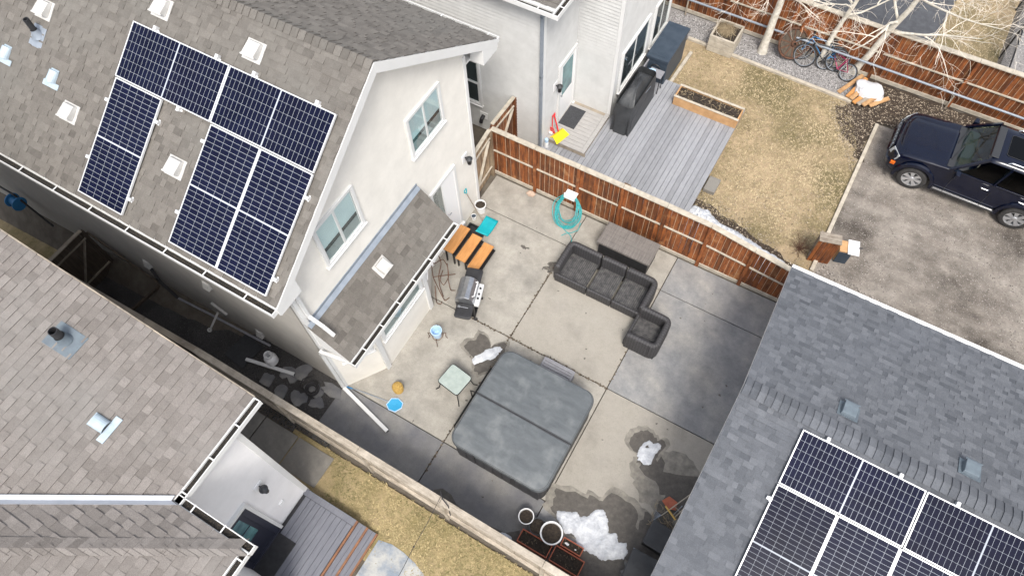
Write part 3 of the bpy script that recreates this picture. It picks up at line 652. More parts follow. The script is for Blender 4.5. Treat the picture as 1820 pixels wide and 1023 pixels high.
def pipe_vent(P, label, tall=.38, m='black', fm='metal_grey', up=(0, 0, 1), U=(1, 0, 0), V=vS, r=.055, fs=1.0):
    t = thing('vent_pipe', label, 'vent pipe', P); M = roofM((0, 0, 0), U, V)
    f = MB(); f.box(-.17 * fs, .17 * fs, -.22 * fs, .2 * fs, .012, .02, M=M)
    f.build('flashing', fm, t, bevel=.01)
    c = MB(); c.lathe([(.13, .0), (.1, .05), (r + .015, .13), (r + .012, .16)], n=16); c.build('boot', fm, t, smooth=True)
    c = MB(); c.lathe([(r, 0), (r, tall), (r - .012, tall), (r - .012, 0)], n=16); c.build('pipe', m, t, smooth=True)
    return t
pipe_vent(slope_at(-13.37, 4.56), 'short black vent pipe near the left edge of the brown roof', .4)
def hood_vent(P, U, V, label, group, m='vent_blue', s=1.0):
    t = thing('exhaust_vent', label, 'exhaust vent', P, 0, group); M = roofM((0, 0, 0), U, V)
    b = MB(); b.box(-.2 * s, .2 * s, -.16 * s, -.05 * s, .012, .035, M=M); b.box(-.1 * s, .1 * s, -.1 * s, .2 * s, .012, .03, M=M); b.build('flange', m, t, bevel=.006)
    c = MB(); r = .1 * s
    prof = [(r * math.cos(q), r * math.sin(q) * 1.1) for q in [i * math.pi / 10 for i in range(11)]]
    vs = [(x, -.06 * s, z + .03) for x, z in prof] + [(x, .17 * s, z * .75 + .03) for x, z in prof]
    c.add(vs, [(i, i + 1, 12 + i, 11 + i) for i in range(10)] + [tuple(range(11, 22))], M=M)
    vs = [(x * .85, -.055 * s, z * .85 + .03) for x, z in prof]; c.add(vs, [tuple(range(11))], 1, M=M)
    c.build('hood', [m, 'black'], t); return t
hood_vent(slope_at(-14.0, 4.04), (1, 0, 0), vS, 'pale blue hooded exhaust vent cut by the left edge of the photo', 'hooded vents on the brown roof')
hood_vent(slope_at(-12.69, 4.04), (1, 0, 0), vS, 'pale blue hooded exhaust vent between two white box vents on the brown roof', 'hooded vents on the brown roof')
# solar panels
def solar(P, U, V, w, h, label, group, brackets=()):
    """P = world position of the lower-left corner; long side w along U, short side h along V"""
    t = thing('solar_panel', label, 'solar panel', P, 0, group); M = roofM((0, 0, 0), U, V)
    f = MB(); q = .019; z0, z1 = .05, .095
    f.box(0, w, 0, q, z0, z1, M=M); f.box(0, w, h - q, h, z0, z1, M=M); f.box(0, q, q, h - q, z0, z1, M=M); f.box(w - q, w, q, h - q, z0, z1, M=M); f.build('frame', 'alu', t)
    g = MB(); vs = [(q, q, .09), (w - q, q, .09), (w - q, h - q, .09), (q, h - q, .09)]; g.add(vs, [(0, 1, 2, 3)], M=M); o = g.build('glass', 'cells', t)
    uv = o.data.uv_layers.new(name='uv'); cor = {0: (0, 0), 1: (1, 0), 2: (1, 1), 3: (0, 1)}
    for lp in o.data.loops: uv.data[lp.index].uv = cor[lp.vertex_index]
    b = MB(); b.box(.04, w - .04, .04, h - .04, .02, .05, M=M); b.build('underframe', 'black', t)
    for u, v in brackets:
        k = MB(); k.box(u - .03, u + .03, v - .05, v + .05, .01, .1, M=M); k.box(u - .055, u + .055, v - .035, v - .005, .01, .03, M=M); k.build('bracket', 'alu', t, bevel=.004)
    return t
PY = (0, 1, PT); PVd = Vector(PY).normalized(); PU = Vector((1, 0, 0))
def sp(x, v): return Vector((x, 2.56, rz_(2.56) + .0)) + PVd * v        # v metres up the slope
v0 = .12 ; v1 = v0 + 2.27 + .02 ; vv = (5.42 - 2.56) * sl - 1.13
v_top0 = (4.545 - 2.56) * sl; v_top1 = (5.41 - 2.56) * sl; v_lo = (2.66 - 2.56) * sl
gp = 'solar panels on the brown roof'
hT = v_top1 - v_top0; hL = v_top0 - .02 - v_lo
solar(sp(-11.23, v_top0), PU, PVd, 2.27, hT, 'landscape solar panel at the left end of the upper row on the brown roof', gp, ((.5, hT + .03), (1.95, hT + .03), (1.55, -.03)))
solar(sp(-8.94, v_top0), PU, PVd, 2.27, hT, 'landscape solar panel at the right end of the upper row near the gable', gp, ((.5, hT + .03), (1.85, hT + .03)))
solar(sp(-11.2 + 1.13, v_lo), PVd, -PU, hL, 1.13, 'lone upright solar panel at the lower left of the brown roof', gp, ((hL * .82, -.03), (hL * .15, -.03), (hL * .8, 1.16), (hL * .3, 1.16)))
solar(sp(-8.91 + 1.115, v_lo), PVd, -PU, hL, 1.115, 'left one of the paired upright solar panels above the gutter', gp, ((hL * .85, 1.145), (hL * .25, 1.145)))
solar(sp(-7.78 + 1.115, v_lo), PVd, -PU, hL, 1.115, 'right one of the paired upright solar panels beside the gable edge', gp, ((hL * .82, -.03), (hL * .15, -.03)))
# lamp on the gable wall
def lantern(P, n, label):
    t = thing('wall_lamp', label, 'lamp', P); N = Vector((*n, 0)); U = Vector((-N.y, N.x, 0)); M = Matrix([(U.x, N.x, 0, 0), (U.y, N.y, 0, 0), (0, 0, 1, 0), (0, 0, 0, 1)])
    MB().box(-.11, .11, 0, .02, -.14, .14, M=M).build('base_plate', 'white_pl', t, bevel=.01)
    c = MB(); c.tube([M @ Vector((0, .02, .02)), M @ Vector((0, .1, .08)), M @ Vector((0, .14, .1))], .014, 8); c.build('arm', 'black_metal', t)
    c = MB(); c.lathe([(.0, .14), (.03, .13), (.09, .07), (.085, .06)], 0, 0, 12, M=M @ Matrix.Translation((0, .14, -.02))); c.build('cap', 'dark_trim', t)
    c = MB(); c.lathe([(.07, .06), (.055, -.1), (.05, -.12), (0, -.12)], 0, 0, 8, M=M @ Matrix.Translation((0, .14, -.02))); c.build('lantern_body', 'black_metal', t)
    return t
lantern((hx, 8.73, 2.4), (1, 0), 'dark round wall lantern on the cream gable wall near its right corner')

kind(scatter('leaf_litter', 'leaf_attr', [(-1.55, 11.9), (1.75, 11.9), (1.8, 15.6), (.9, 17.6), (-4.1, 17.6), (-4.0, 15.6), (-1.6, 15.6)], 1100, .008, .022, 51, 0, .2), 'stuff')
# ---------------------------------------------------------------- left neighbour's house (bottom left)
a2 = (-6.0, .58, 0)
lh = thing('house', 'white stucco house with tan shingle roof in the lower left corner', 'house', a2)
pA, pB, pC, ez = .3, .47, .29, 5.0
ex, ey, e2x = -5.88, -.78, -4.49
w_ = MB(); w_.prism([(-20, -12), (-6.0, -12), (-6.0, .58), (-20, .58)], -3, 4.86); w_.build('wall', 'stucco_white', lh, a2)
w_ = MB(); w_.prism([(-5.998, -12), (-4.85, -12), (-4.85, -1.32), (-5.998, -1.32)], -.2, 4.86); w_.build('wing_wall', 'stucco_white', lh, a2)
wallpoly([(-20, .582, 4.86), (-6.0, .582, 4.86), (-6.0, .582, 4.9), (-20, .582, 9.0)], (0, -.15, 0), 'stucco_white', 'gable_wall', lh, a2)
MB().box(-6.05, -5.975, .5, .605, 0, 4.86).build('corner_trim', 'trim', lh, a2, bevel=.005)
zA = lambda x, y: ez + pA * (ex - x); zB = lambda x, y: ez + pB * (ey - y); zC = lambda x, y: ez + pC * (e2x - x)
def slab(mb, pts, zf, t=.14):
    n = len(pts); vs = [(x, y, zf(x, y) - .012) for x, y in pts] + [(x, y, zf(x, y) - t) for x, y in pts]
    mb.add(vs, [tuple(range(n)), tuple(reversed(range(n, 2 * n)))] + [(i, (i + 1) % n, n + (i + 1) % n, n + i) for i in range(n)])
kv = pA / pB; kh = pC / pB
xv = -16
PA = [(ex, ey), (ex, 1.15), (xv, 1.15), (xv, ey - (ex - xv) * kv)]
xb = -14
PB = [(ex, ey), (xb, ey - (ex - xb) * kv), (xb, ey - (e2x - xb) * kh), (e2x, ey)]
PC = [(e2x, ey), (xb, ey - (e2x - xb) * kh), (xb, -12), (e2x, -12)]
rb = MB()
slab(rb, PA, zA); slab(rb, PB, zB); slab(rb, PC, zC)
lroof = rb.build('roof', 'soffit', lh, a2)
lA, lB, lC = math.hypot(1, pA), math.hypot(1, pB), math.hypot(1, pC)
shingles((ex, 0, ez), (0, 1, 0), (-1, 0, pA), [(y, (ex - x) * lA) for x, y in PA], .142, 21, .12, .25, 'shingle_slope', 'shingle_tan', lroof, a2)
shingles((0, ey, ez), (1, 0, 0), (0, -1, pB), [(x, (ey - y) * lB) for x, y in PB], .142, 22, .12, .25, 'shingle_slope', 'shingle_tan', lroof, a2)
shingles((e2x, 0, ez), (0, 1, 0), (-1, 0, pC), [(y, (e2x - x) * lC) for x, y in PC], .142, 23, .12, .25, 'shingle_slope', 'shingle_tan', lroof, a2)
dv = Vector((-1, -kv, pA)); dh = Vector((-1, -kh, pC))
vm = MB(); O1 = Vector((ex, ey, ez)); sA = Vector((0, 1, 0)) * .085; sB = Vector((1, 0, 0)) * .12
for i, (o1, o2) in enumerate(((O1, O1 + dv * 9),)):
    up_ = Vector((0, 0, .045)); s1_ = sA + Vector((0, 0, .012)); s2_ = sB + Vector((0, 0, .012))
    vm.add([o1 + s1_ + up_, o2 + s1_ + up_, o2 + up_ * .9, o1 + up_ * .9, o2 + s2_ + up_, o1 + s2_ + up_, o1 + s1_, o2 + s1_, o2 + s2_, o1 + s2_], [(0, 1, 2, 3), (3, 2, 4, 5), (0, 6, 7, 1), (4, 8, 9, 5)])
vm.build('valley_flashing', 'valley', lroof, a2)
caps(Vector((e2x, ey, ez)) + dh.normalized() * 7.3 + Vector((0, 0, .02)), -dh, 50, .1455, (0, 1, -pB), (1, 0, -pC), .2, 'shingle_tan', lroof, a2, 'hip_cap')
gutter((ex, ey, ez - .02), (ex, 1.15, ez - .02), (1, 0, 0), lh, a2, .62, lead=.18)
gutter((ex, ey, ez - .02), (e2x + .14, ey, ez - .02), (0, 1, 0), lh, a2, .6, lead=.35)
gutter((e2x, -12, ez - .02), (e2x, ey, ez - .02), (1, 0, 0), lh, a2, .6, lead=.28)
fb = MB(); vs = [(x, y, zA(x, y) + d) for x in (-16, ex) for y in (1.152, 1.175) for d in (-.2, .0)]
fb.add(vs, [(0, 1, 3, 2), (4, 6, 7, 5), (0, 4, 5, 1), (2, 3, 7, 6), (0, 2, 6, 4), (1, 5, 7, 3)]); fb.build('fascia', 'wood_grey', lh, a2)
sf = MB(); sf.box(-6.0, ex, ey, 1.15, 4.862, 4.88); sf.build('soffit', 'soffit', lh, a2)
# dark patio door
dm = MB(); y0, y1 = -1.27 - .58, -.43 - .58
dm.box(-.03, .05, y0 - .06, y0 + .07, .3, 2.5); dm.box(-.03, .05, y1 - .07, y1 + .06, .3, 2.5); dm.box(-.03, .05, y0, y1, 2.4, 2.5); dm.box(-.03, .08, y0 - .06, y1 + .06, .3, .36)
dr = dm.build('door', 'navy_door', lh, bevel=.006)
MB().box(-.02, .012, y0 + .07, y1 - .07, .36, 2.4).build('door_leaf', 'navy_door', dr)
gl = MB(); gl.box(.012, .018, y0 + .17, y1 - .17, 1.2, 2.28).build('pane', 'tile_teal', dr)
MB().box(.018, .028, y0 + .17, y1 - .17, 1.7, 1.73).build('glazing_bar', 'navy_door', dr)
MB().tube([(.02, y0 + .13, 1.1), (.07, y0 + .13, 1.1), (.07, y0 + .24, 1.1)], .012).build('handle', 'steel', dr)
dc = MB(); dc.box(-.01, .07, y0 - .13, y0 - .06, .3, 2.6); dc.box(-.01, .07, y1 + .06, y1 + .13, .3, 2.6); dc.box(-.01, .07, y0 - .06, y1 + .06, 2.5, 2.6); dc.build('casing', 'trim', dr)
MB().box(-.01, .03, -.58, -.46, .95, 1.09).build('outlet_cover', 'white_pl', lh, bevel=.01)
lantern((-6.0, .08, 2.45), (1, 0), 'black lantern on a pale plate on the white wall above the dark door')
pipe_vent((-8.7, .3, zA(-8.7, 0)), 'grey vent pipe with wide flashing on the tan roof', .34, 'black', 'vent_slate', U=(0, 1, 0), V=(-1, 0, pA), r=.075, fs=1.25)
hood_vent((-7.38, -.43, zA(-7.38, 0)), (0, 1, 0), (-1, 0, pA), 'pale blue hooded exhaust vent on the tan roof above the valley', 'hooded vent on the tan roof', s=1.1)
# left neighbour's deck
ld = thing('garden_deck', 'dark grey deck with brown edged steps beside the white stucco house', 'deck', (-6.0, .6, 0))
aD = (-6.0, .6, 0)
b = MB(); b.box(-5.995, -4.72, -3, .42, .26, .3); b = MB()
x = -5.9
while x < -4.75: b.box(x, x + .132, -3, .44, .27, .3); x += .14
b.build('deck_board', 'deck_dark', ld, aD, bevel=.004).name = 'board_panel'
MB().box(-5.99, -4.6, .445, .585, .27, .302).build('border_board', 'deck_dark', ld, aD, bevel=.004)
MB().box(-5.99, -4.62, -3, .56, .0, .266).build('frame', 'black', ld, aD)
for k, (xa, z) in enumerate(((-4.6, .3), (-4.36, .2), (-4.13, .1))):
    st = MB(); st.box(xa - .02 if k == 0 else xa - .235, xa, -3, .58, z - .035, z + (.001 if k == 0 else 0)); st.box(xa - .235 if k else xa - .06, xa - .02, -3, .57, 0, z - .036)
    if k: st = MB(); st.box(xa - .232, xa - .12, -3, .58, z - .03, z); st.box(xa - .114, xa - .03, -3, .58, z - .03, z); st.box(xa - .23, xa - .03, -3, .57, 0, z - .031)
    s_ = st.build('step', 'deck_dark', ld, aD, bevel=.003)
    nb = MB(); nb.box(xa - .028, xa + .012, -3, .585, z - .07, z + .004).build('nosing', 'deck_brown', s_, aD, bevel=.004)
    nb = None
tag(MB().box(0, .52, -1.1, 0, 0, .012).build('door_mat', 'black', bevel=.004), 'dark rectangular mat on the dark deck in front of the dark door', 'door mat').location = (-5.98, -.45, .303)
# ---------------------------------------------------------------- garage (right)
a3 = (1.45, 2.6, 0); gx = 1.18; gry, grz, gp_ = 6.1, 3.4, .3
ga = thing('garage', 'low garage with bluish grey shingle roof at the lower right', 'garage', a3)
zg = lambda x, y: grz - gp_ * abs(y - gry)
GY0, GY1 = 1.7, 9.72
wallpoly([(1.45, 2.2, -.1), (1.45, 9.4, -.1), (1.45, 9.4, zg(0, 9.4) - .1), (1.45, gry, grz - .1), (1.45, 2.2, zg(0, 2.2) - .1)], (.15, 0, 0), 'stucco_white', 'gable_wall', ga, a3)
for yy in ((9.25, 9.4), (2.05, 2.2)): MB().box(1.6, 14, yy[0], yy[1], -.1, 2.2).build('side_wall', 'stucco_white', ga, a3)
rb = MB(); slab(rb, [(gx, GY0), (14, GY0), (14, gry), (gx, gry)], zg, .12); slab(rb, [(gx, gry), (14, gry), (14, GY1), (gx, GY1)], zg, .12)
gr = rb.build('roof', 'soffit', ga, a3); lg = math.hypot(1, gp_)
shingles((0, GY0, zg(0, GY0)), (1, 0, 0), (0, 1, gp_), [(gx - .02, 0), (9, 0), (9, (gry - GY0) * lg), (gx - .02, (gry - GY0) * lg)], .108, 31, .09, .24, 'shingle_slope', 'shingle_grey', gr, a3, .009)
shingles((0, GY1, zg(0, GY1)), (1, 0, 0), (0, -1, gp_), [(gx - .02, 0), (9.5, 0), (9.5, (GY1 - gry) * lg), (gx - .02, (GY1 - gry) * lg)], .108, 32, .09, .24, 'shingle_slope', 'shingle_grey', gr, a3, .009)
caps((gx + 7.25, gry, grz + .02), (-1, 0, 0), 50, .145, (0, 1, -gp_), (0, -1, -gp_), .19, 'shingle_grey', gr, a3)
MB().box(gx - .02, 14, GY1 + .002, GY1 + .10, zg(0, GY1) - .12, zg(0, GY1) + .006).build('fascia', 'trim', ga, a3, bevel=.004)
fm = MB()
for (ya, yb) in ((GY0, gry), (GY1, gry)):
    vs = [(x, y, zg(0, y) + d) for x in (gx - .022, gx - .004) for y in (ya, yb) for d in (-.15, -.008)]; fm.add(vs, [(0, 1, 3, 2), (4, 6, 7, 5), (0, 4, 5, 1), (2, 3, 7, 6), (0, 2, 6, 4), (1, 5, 7, 3)])
fm.build('rake_trim', 'trim', ga, a3)
gvg = 'slate vents on the garage roof'
box_vent((3.03, 6.6, zg(0, 6.6)), (1, 0, 0), (0, -1, gp_), 'slate box vent on the garage roof nearest the upper left panel corner', gvg, 'vent_slate', .95)
box_vent((5.21, 6.6, zg(0, 6.6)), (1, 0, 0), (0, -1, gp_), 'slate box vent on the garage roof nearest the right edge of the photo', gvg, 'vent_slate', .95)
GU, GV = Vector((1, 0, 0)), Vector((0, 1, gp_)).normalized()
def gpt(x, y): return Vector((x, y, zg(0, y)))
hG = (5.84 - 4.82) * lg; gg = 'solar panels on the garage roof'
solar(gpt(2.4, 4.82), GU, GV, 2.2, hG, 'landscape solar panel at the upper left corner of the garage array', gg, ((.45, hG + .03), (1.75, hG + .03)))
solar(gpt(4.625, 4.82), GU, GV, 2.2, hG, 'landscape solar panel at the right end of the upper garage row', gg, ((.5, hG + .03),))
lb = ['upright solar panel at the left end of the lower garage row, below the corner panel', 'second upright solar panel from the left in the lower garage row', 'third upright solar panel from the left in the lower garage row', 'fourth upright solar panel in the lower garage row, in the bottom right corner']
for k in range(4):
    solar(gpt(2.4 + 1.1 * k + 1.085, 4.8) - GV * 2.2, GV, -GU, 2.2, 1.085, lb[k], gg, ((1.9, 1.11),) if k == 0 else ())
# ---------------------------------------------------------------- back neighbour's house
a4 = (-6.12, 11.5, 0)
nh = thing('house', 'white sided house with an inner corner above the grey deck', 'house', a4)
def lap(x0, y0, x1, y1, z0, z1, out, st=.105):
    mb = MB(); mb.keep = True; o = Vector((*out, 0)); z = z0
    while z < z1:
        A, B = Vector((x0, y0, z)), Vector((x1, y1, z)); u = Vector((0, 0, st))
        mb.add([A + o * .024, B + o * .024, B + u, A + u], [(0, 1, 2, 3)]); mb.add([A, B, B + o * .024, A + o * .024], [(0, 1, 2, 3)]); z += st
    return mb
wx1, wy1, wx2 = -6.12, 13.36, -4.93
lap(-22, 11.5, wx1, 11.5, 0, 5.2, (0, -1)).build('south_wall', 'siding', nh, a4)
lap(wx1, 11.5, wx1, wy1, 0, 5.2, (1, 0)).build('porch_wall', 'siding', nh, a4)
lap(wx1, wy1, wx2, wy1, 0, 6.2, (0, -1)).build('inner_wall', 'siding', nh, a4)
lap(wx2, wy1, wx2, 17.2, 0, 6.2, (1, 0)).build('east_wall', 'siding', nh, a4)
c_ = MB(); c_.box(-22, wx1 - .02, 11.52, 14, -.1, 5.2); c_.box(wx1 - 2, wx2 - .02, wy1 + .02, 17.2, -.1, 6.2); c_.build('house_core', 'siding', nh, a4)
for q in ((wx1 - .07, wx1 + .025, 11.475, 11.58, 0, 5.2), (wx2 - .07, wx2 + .025, wy1 - .025, wy1 + .08, 0, 6.2), (wx2 - .07, wx2 + .025, 17.12, 17.225, 0, 6.2)): MB().box(*q).build('corner_trim', 'trim', nh, a4)
# frieze band between storeys on the east wall
rect_pipe(nh, [(-5.95, 11.42, 5.05), (wx1 - .02, 11.44, 4.85), (wx1 - .02, 11.44, 3.0), (wx1 - .02, 11.44, .1)], .08, .07, at=a4, m='metal_grey')
rb = MB(); rb.box(-22, -5.72, 11.25, 13.6, 5.2, 5.34); nr = rb.build('roof', 'soffit', nh, a4)
shingles((0, 11.25, 5.35), (1, 0, 0), (0, 1, .001), [(-12, 0), (-5.72, 0), (-5.72, 2.3), (-12, 2.3)], .15, 44, parent=nr, at=a4, name='shingle_slope')
gutter((-12, 11.25, 5.3), (-5.72, 11.25, 5.3), (0, -1, 0), nh, a4, .7)
gutter((-5.72, 11.12, 5.3), (-5.72, 13.3, 5.3), (1, 0, 0), nh, a4, .5)
wn = window(nh, (-8.62 - a4[0], -.032, 1.05), (1, 0), (0, -1), .55, 1.5, 2, .0, horizontal=True); 
window(nh, (wx2 - a4[0] + .03, 13.72 - 11.5, 1.12), (0, 1), (1, 0), 1.62, 1.3, 2, .0)
window(nh, (wx2 - a4[0] + .03, 15.85 - 11.5, 1.0), (0, 1), (1, 0), 1.1, 1.35, 2, .0)
dm = MB(); dY0, dY1 = 12.42 - 11.5, 13.24 - 11.5
dm.box(-.01, .06, dY0 - .09, dY0, .44, 2.5); dm.box(-.01, .06, dY1, dY1 + .09, .44, 2.5); dm.box(-.01, .06, dY0 - .09, dY1 + .09, 2.5, 2.6); dm.box(-.01, .1, dY0 - .09, dY1 + .09, .4, .44)
nd = dm.build('door', 'trim', nh, bevel=.005)
MB().box(-.01, .035, dY0, dY1, .44, 2.5).build('door_leaf', 'white_pl', nd); MB().box(.035, .04, dY0 + .12, dY1 - .12, 1.35, 2.4).build('pane', 'tile_teal', nd)
MB().tube([(.03, dY0 + .07, 1.4), (.08, dY0 + .07, 1.4)], .02).build('handle', 'steel', nd)
lantern((wx1 + .01, 12.17, 2.05), (1, 0), 'dark spherical lantern on the white siding beside the back door')
dv_ = MB(); dv_.box(-8.12, -7.86, 11.47, 11.49, .45, .7); dvo = dv_.build('dryer_vent_plate', 'white_pl', nh, a4)
MB().tube([(-8.0, 11.47, .58), (-8.0, 11.36, .55), (-8.02, 11.33, .42)], .055, 12).build('duct', 'black', dvo, a4)
# back neighbour's deck and raised landing
nk = thing('garden_deck', 'wide pale grey deck behind the white sided house', 'deck', (-4, 11.4, 0)); aK = (-4, 11.4, 0)
b = MB(); x = -6.1
r_ = random.Random(3)
while x < -1.75:
    yt = 15.52 if x > -4.15 else 13.34 if x < -4.95 else 15.45
    b.box(x, x + .132, 11.1, yt, .265, .3 + r_.uniform(-.001, .001), 0, r_.random()); x += .14
b.build('board_panel', 'deck_grey', nk, aK, bevel=.004)
MB().box(-1.742, -1.62, 11.1, 15.52, .262, .303).build('border_board', 'deck_grey', nk, aK, bevel=.004)
MB().box(-4.9, -1.64, 11.15, 15.5, 0, .262).build('frame', 'plastic_grey', nk, aK)
nl = thing('porch_landing', 'small raised warm grey landing in front of the white back door', 'landing', (-6.1, 11.5, .3)); aL = (-6.1, 11.5, .3)
b = MB(); y = 11.86
while y < 13.2: b.box(-6.1, -5.03, y, y + .128, .44, .47); y += .136
b.build('board_panel', 'deck_warm', nl, aL, bevel=.004)
MB().box(-5.025, -4.9, 11.72, 13.33, .438, .472).build('border_board', 'deck_warm', nl, aL, bevel=.004)
MB().box(-6.1, -5.028, 11.72, 11.85, .438, .472).build('border_board', 'deck_warm', nl, aL, bevel=.004)
fr = MB(); fr.box(-6.1, -4.92, 11.74, 13.34, .3, .436); 
for k in range(6): fr.box(-6.05 + k * .2, -5.87 + k * .2, 11.725, 11.739, .31, .43)
fr.build('skirt', 'wood_grey', nl, aL)
tag(MB().box(-.25, .25, -.38, .38, 0, .012).build('door_mat', 'mat_rug', bevel=.004), 'black rubber door mat on the warm grey landing', 'door mat').location = (-5.8, 12.72, .473)
tag(MB().box(-1.6, -1.28, 12.5, 13.0, -.02, .12).build('concrete_step', 'paving', at=(-1.45, 12.75, 0), bevel=.01), 'pale concrete step block beside the grey deck', 'step').location = (-1.45, 12.75, 0)
# ---------------------------------------------------------------- fences
def fence(name, label, p, q, zb, zt, front, posts, mats=('cedar', 'cedar_pale', 'wood_pale', 'cedar'), rails=(.28, .62), cap=.14, bw=.14, kick=True, group=None, seed=1, postsize=.09, overlap=True):
    """boards stand on the line p-q; 'front' (+1/-1) is the side with rails; zb/zt: (start, end) heights; posts: distances"""
    P, Q = Vector((*p, 0)), Vector((*q, 0)); d = Q - P; L = d.length; d.normalize(); n = Vector((-d.y, d.x, 0)) * front
    t = thing(name, label, 'fence', (p[0], p[1], zb[0]), 0, group); at = (p[0], p[1], zb[0]); r = random.Random(seed)
    lo = lambda s: zb[0] + (zb[1] - zb[0]) * s / L; hi = lambda s: (zt[0] + (zt[1] - zt[0]) * s / L) if not callable(zt) else zt(s)
    def bar(mb, s0, s1, w0, w1, z0, z1, m=0):
        vs = [P + d * s + n * w + Vector((0, 0, zz)) for s, za, zc in ((s0, z0(s0), z1(s0)), (s1, z0(s1), z1(s1))) for w, zz in ((w0, za), (w1, za), (w1, zc), (w0, zc))]
        mb.add(vs, [(3, 2, 1, 0), (4, 5, 6, 7), (0, 1, 5, 4), (1, 2, 6, 5), (2, 3, 7, 6), (3, 0, 4, 7)], m, r.random())
    ends = list(zip(posts, posts[1:]))
    for s0, s1 in ends:
        b = MB(); s = s0
        while s < s1 - .03:
            w = min(bw, s1 - s); j = r.uniform(-.004, .004)
            bar(b, s + .003, s + w - .006, -.02 + j, j, lambda s: lo(s) + .04, lambda s: hi(s) - .02)
            if r.random() < .8: bar(b, s + w - .006, s + w + .003, -.012, .004 + j, lambda s: lo(s) + .05, lambda s: hi(s) - .03, 1)
            s += w
        b.build('board_panel', [mats[0], mats[1]], t, at)
        for f in rails:
            rl = MB(); h = lambda s, f=f: lo(s) + (hi(s) - lo(s)) * f
            bar(rl, s0 + postsize * .5, s1 - postsize * .5, .006, .045, lambda s: h(s) - .02, lambda s: h(s) + .02); rl.build('rail', mats[2], t, at, bevel=.004)
        if kick:
            rl = MB(); bar(rl, s0 + postsize * .5, s1 - postsize * .5, .006, .035, lambda s: lo(s) + .0, lambda s: lo(s) + .13); rl.build('kickboard', mats[2], t, at, bevel=.004)
    for s in posts:
        pm = MB(); bar(pm, s - postsize / 2, s + postsize / 2, -.025, .07, lambda s: lo(s) - .1, lambda s: hi(s) - .012); pm.build('post', mats[3], t, at, bevel=.006)
    for s0, s1 in ends:
        cp = MB(); bar(cp, s0 + .004, s1 - .004, -cap * .45, cap * .55, lambda s: hi(s) - .01, lambda s: hi(s) + .028); cp.build('cap_rail', mats[2] if len(mats) < 5 else mats[4], t, at, bevel=.006)
    return t
fence('wood_fence', 'brown cedar fence with pale cap along the back of the concrete patio', (-6.96, 10.27), (1.45, 10.27), (0, -.02), lambda s: 1.82 if s < 6 else 1.82 - (s - 6) * .17, -1, [0, 1.33, 2.6, 3.82, 5.0, 6.15, 7.3, 8.41], mats=('cedar', 'cedar_pale', 'wood_pale', 'cedar', 'wood_pale'), seed=4, rails=(.55,))
fence('wood_fence', 'low reddish brown fence strip running behind the garage roof', (1.55, 10.32), (13, 10.32), (0, 0), (1.5, 1.5), -1, [0, 3.2, 6.4, 11.45], mats=('rust', 'cedar_pale', 'wood_pale', 'wood_gate', 'wood_pale'), seed=5, rails=())
def gate(name, label, p, q, zb, zt, mats, front, seed):
    t = fence(name, label, p, q, zb, zt, front, [0, (Vector(q) - Vector(p)).length], mats, rails=(.2, .85), kick=False, seed=seed, cap=.1); t['category'] = 'gate'
    P, Q = Vector((*p, 0)), Vector((*q, 0)); d = (Q - P).normalized(); n = Vector((-d.y, d.x, 0)) * front; L = (Q - P).length
    MB().beam(P + n * .03 + d * .12 + Vector((0, 0, zb[0] + .35)), P + n * .03 + d * (L - .12) + Vector((0, 0, zt[1] - .3)), .03, .08, up=n).build('brace', mats[2], t, (p[0], p[1], zb[0]), bevel=.004)
    return t
gate('wood_gate', 'faded grey brown gate between the cream house corner and the back fence', (-6.92, 9.2), (-6.98, 10.2), (0, 0), (1.8, 1.82), ('wood_gate', 'cedar_pale', 'wood_pale', 'wood_gate'), -1, 6)
gate('wood_gate', 'brown braced gate between the back fence corner and the white sided house', (-7.0, 10.36), (-6.97, 11.46), (0, 0), (1.85, 1.85), ('cedar', 'cedar_pale', 'wood_pale', 'cedar'), -1, 7)
fence('wood_fence', 'long bleached wood fence between the concrete patio and the neighbouring lawn', (-9.55, 1.72), (1.6, 1.66), (0, 0), (1.62, 1.62), -1, [0, 2.2, 4.5, 6.55, 8.9, 11.15], mats=('wood_cream', 'wood_grey', 'wood_cream', 'wood_cream', 'wood_cream'), rails=(.3, .9), cap=.145, seed=8)
fence('wood_fence', 'dark lower fence section between the two houses', (-15.0, 1.72), (-9.6, 1.72), (-1.0, -.1), (.75, 1.5), 1, [0, 1.8, 3.6, 5.4], mats=('wood_dark', 'wood_dark', 'wood_grey', 'wood_dark', 'wood_grey'), rails=(.3, .8), seed=9)
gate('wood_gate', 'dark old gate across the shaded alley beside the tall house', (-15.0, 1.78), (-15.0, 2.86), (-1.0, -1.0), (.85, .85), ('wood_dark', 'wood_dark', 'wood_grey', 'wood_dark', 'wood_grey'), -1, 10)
t = thing('alley_lean_to', 'dark leaning timber rails against the shaded wall beyond the alley gate', 'timber', (-14.8, 2.9, -1)); 
MB().beam((-14.95, 2.93, .72), (-13.1, 2.93, -.35), .05, .06).build('rail', 'wood_dark', t, (-14.8, 2.9, -1)); MB().beam((-13.1, 2.9, -.5), (-13.2, 1.9, -.45), .06, .09).build('cross_rail', 'wood_dark', t, (-14.8, 2.9, -1))
ff = fence('wood_fence', 'long red brown fence with pale top rail behind the gravel bed and bicycles', (-6, 18.85), (13, 18.85), (0, 0), (1.72, 1.72), -1, [0, 2.4, 4.75, 7.1, 9.45, 11.8, 14.1, 16.5, 19.0], mats=('cedar', 'cedar_pale', 'wood_pale', 'cedar', 'wood_pale'), rails=(.55,), cap=.16, seed=12)
pr = thing('metal_rail', 'long galvanised pipe leaning along the front of the red brown fence', 'pipe', (-3, 18.6, 0))
MB().tube([(-6, 18.68, .6), (0, 18.68, .6), (6, 18.67, .58), (11, 18.68, .58)], .035, 10).build('pipe', 'metal_grey', pr, (-3, 18.6, 0), smooth=True)
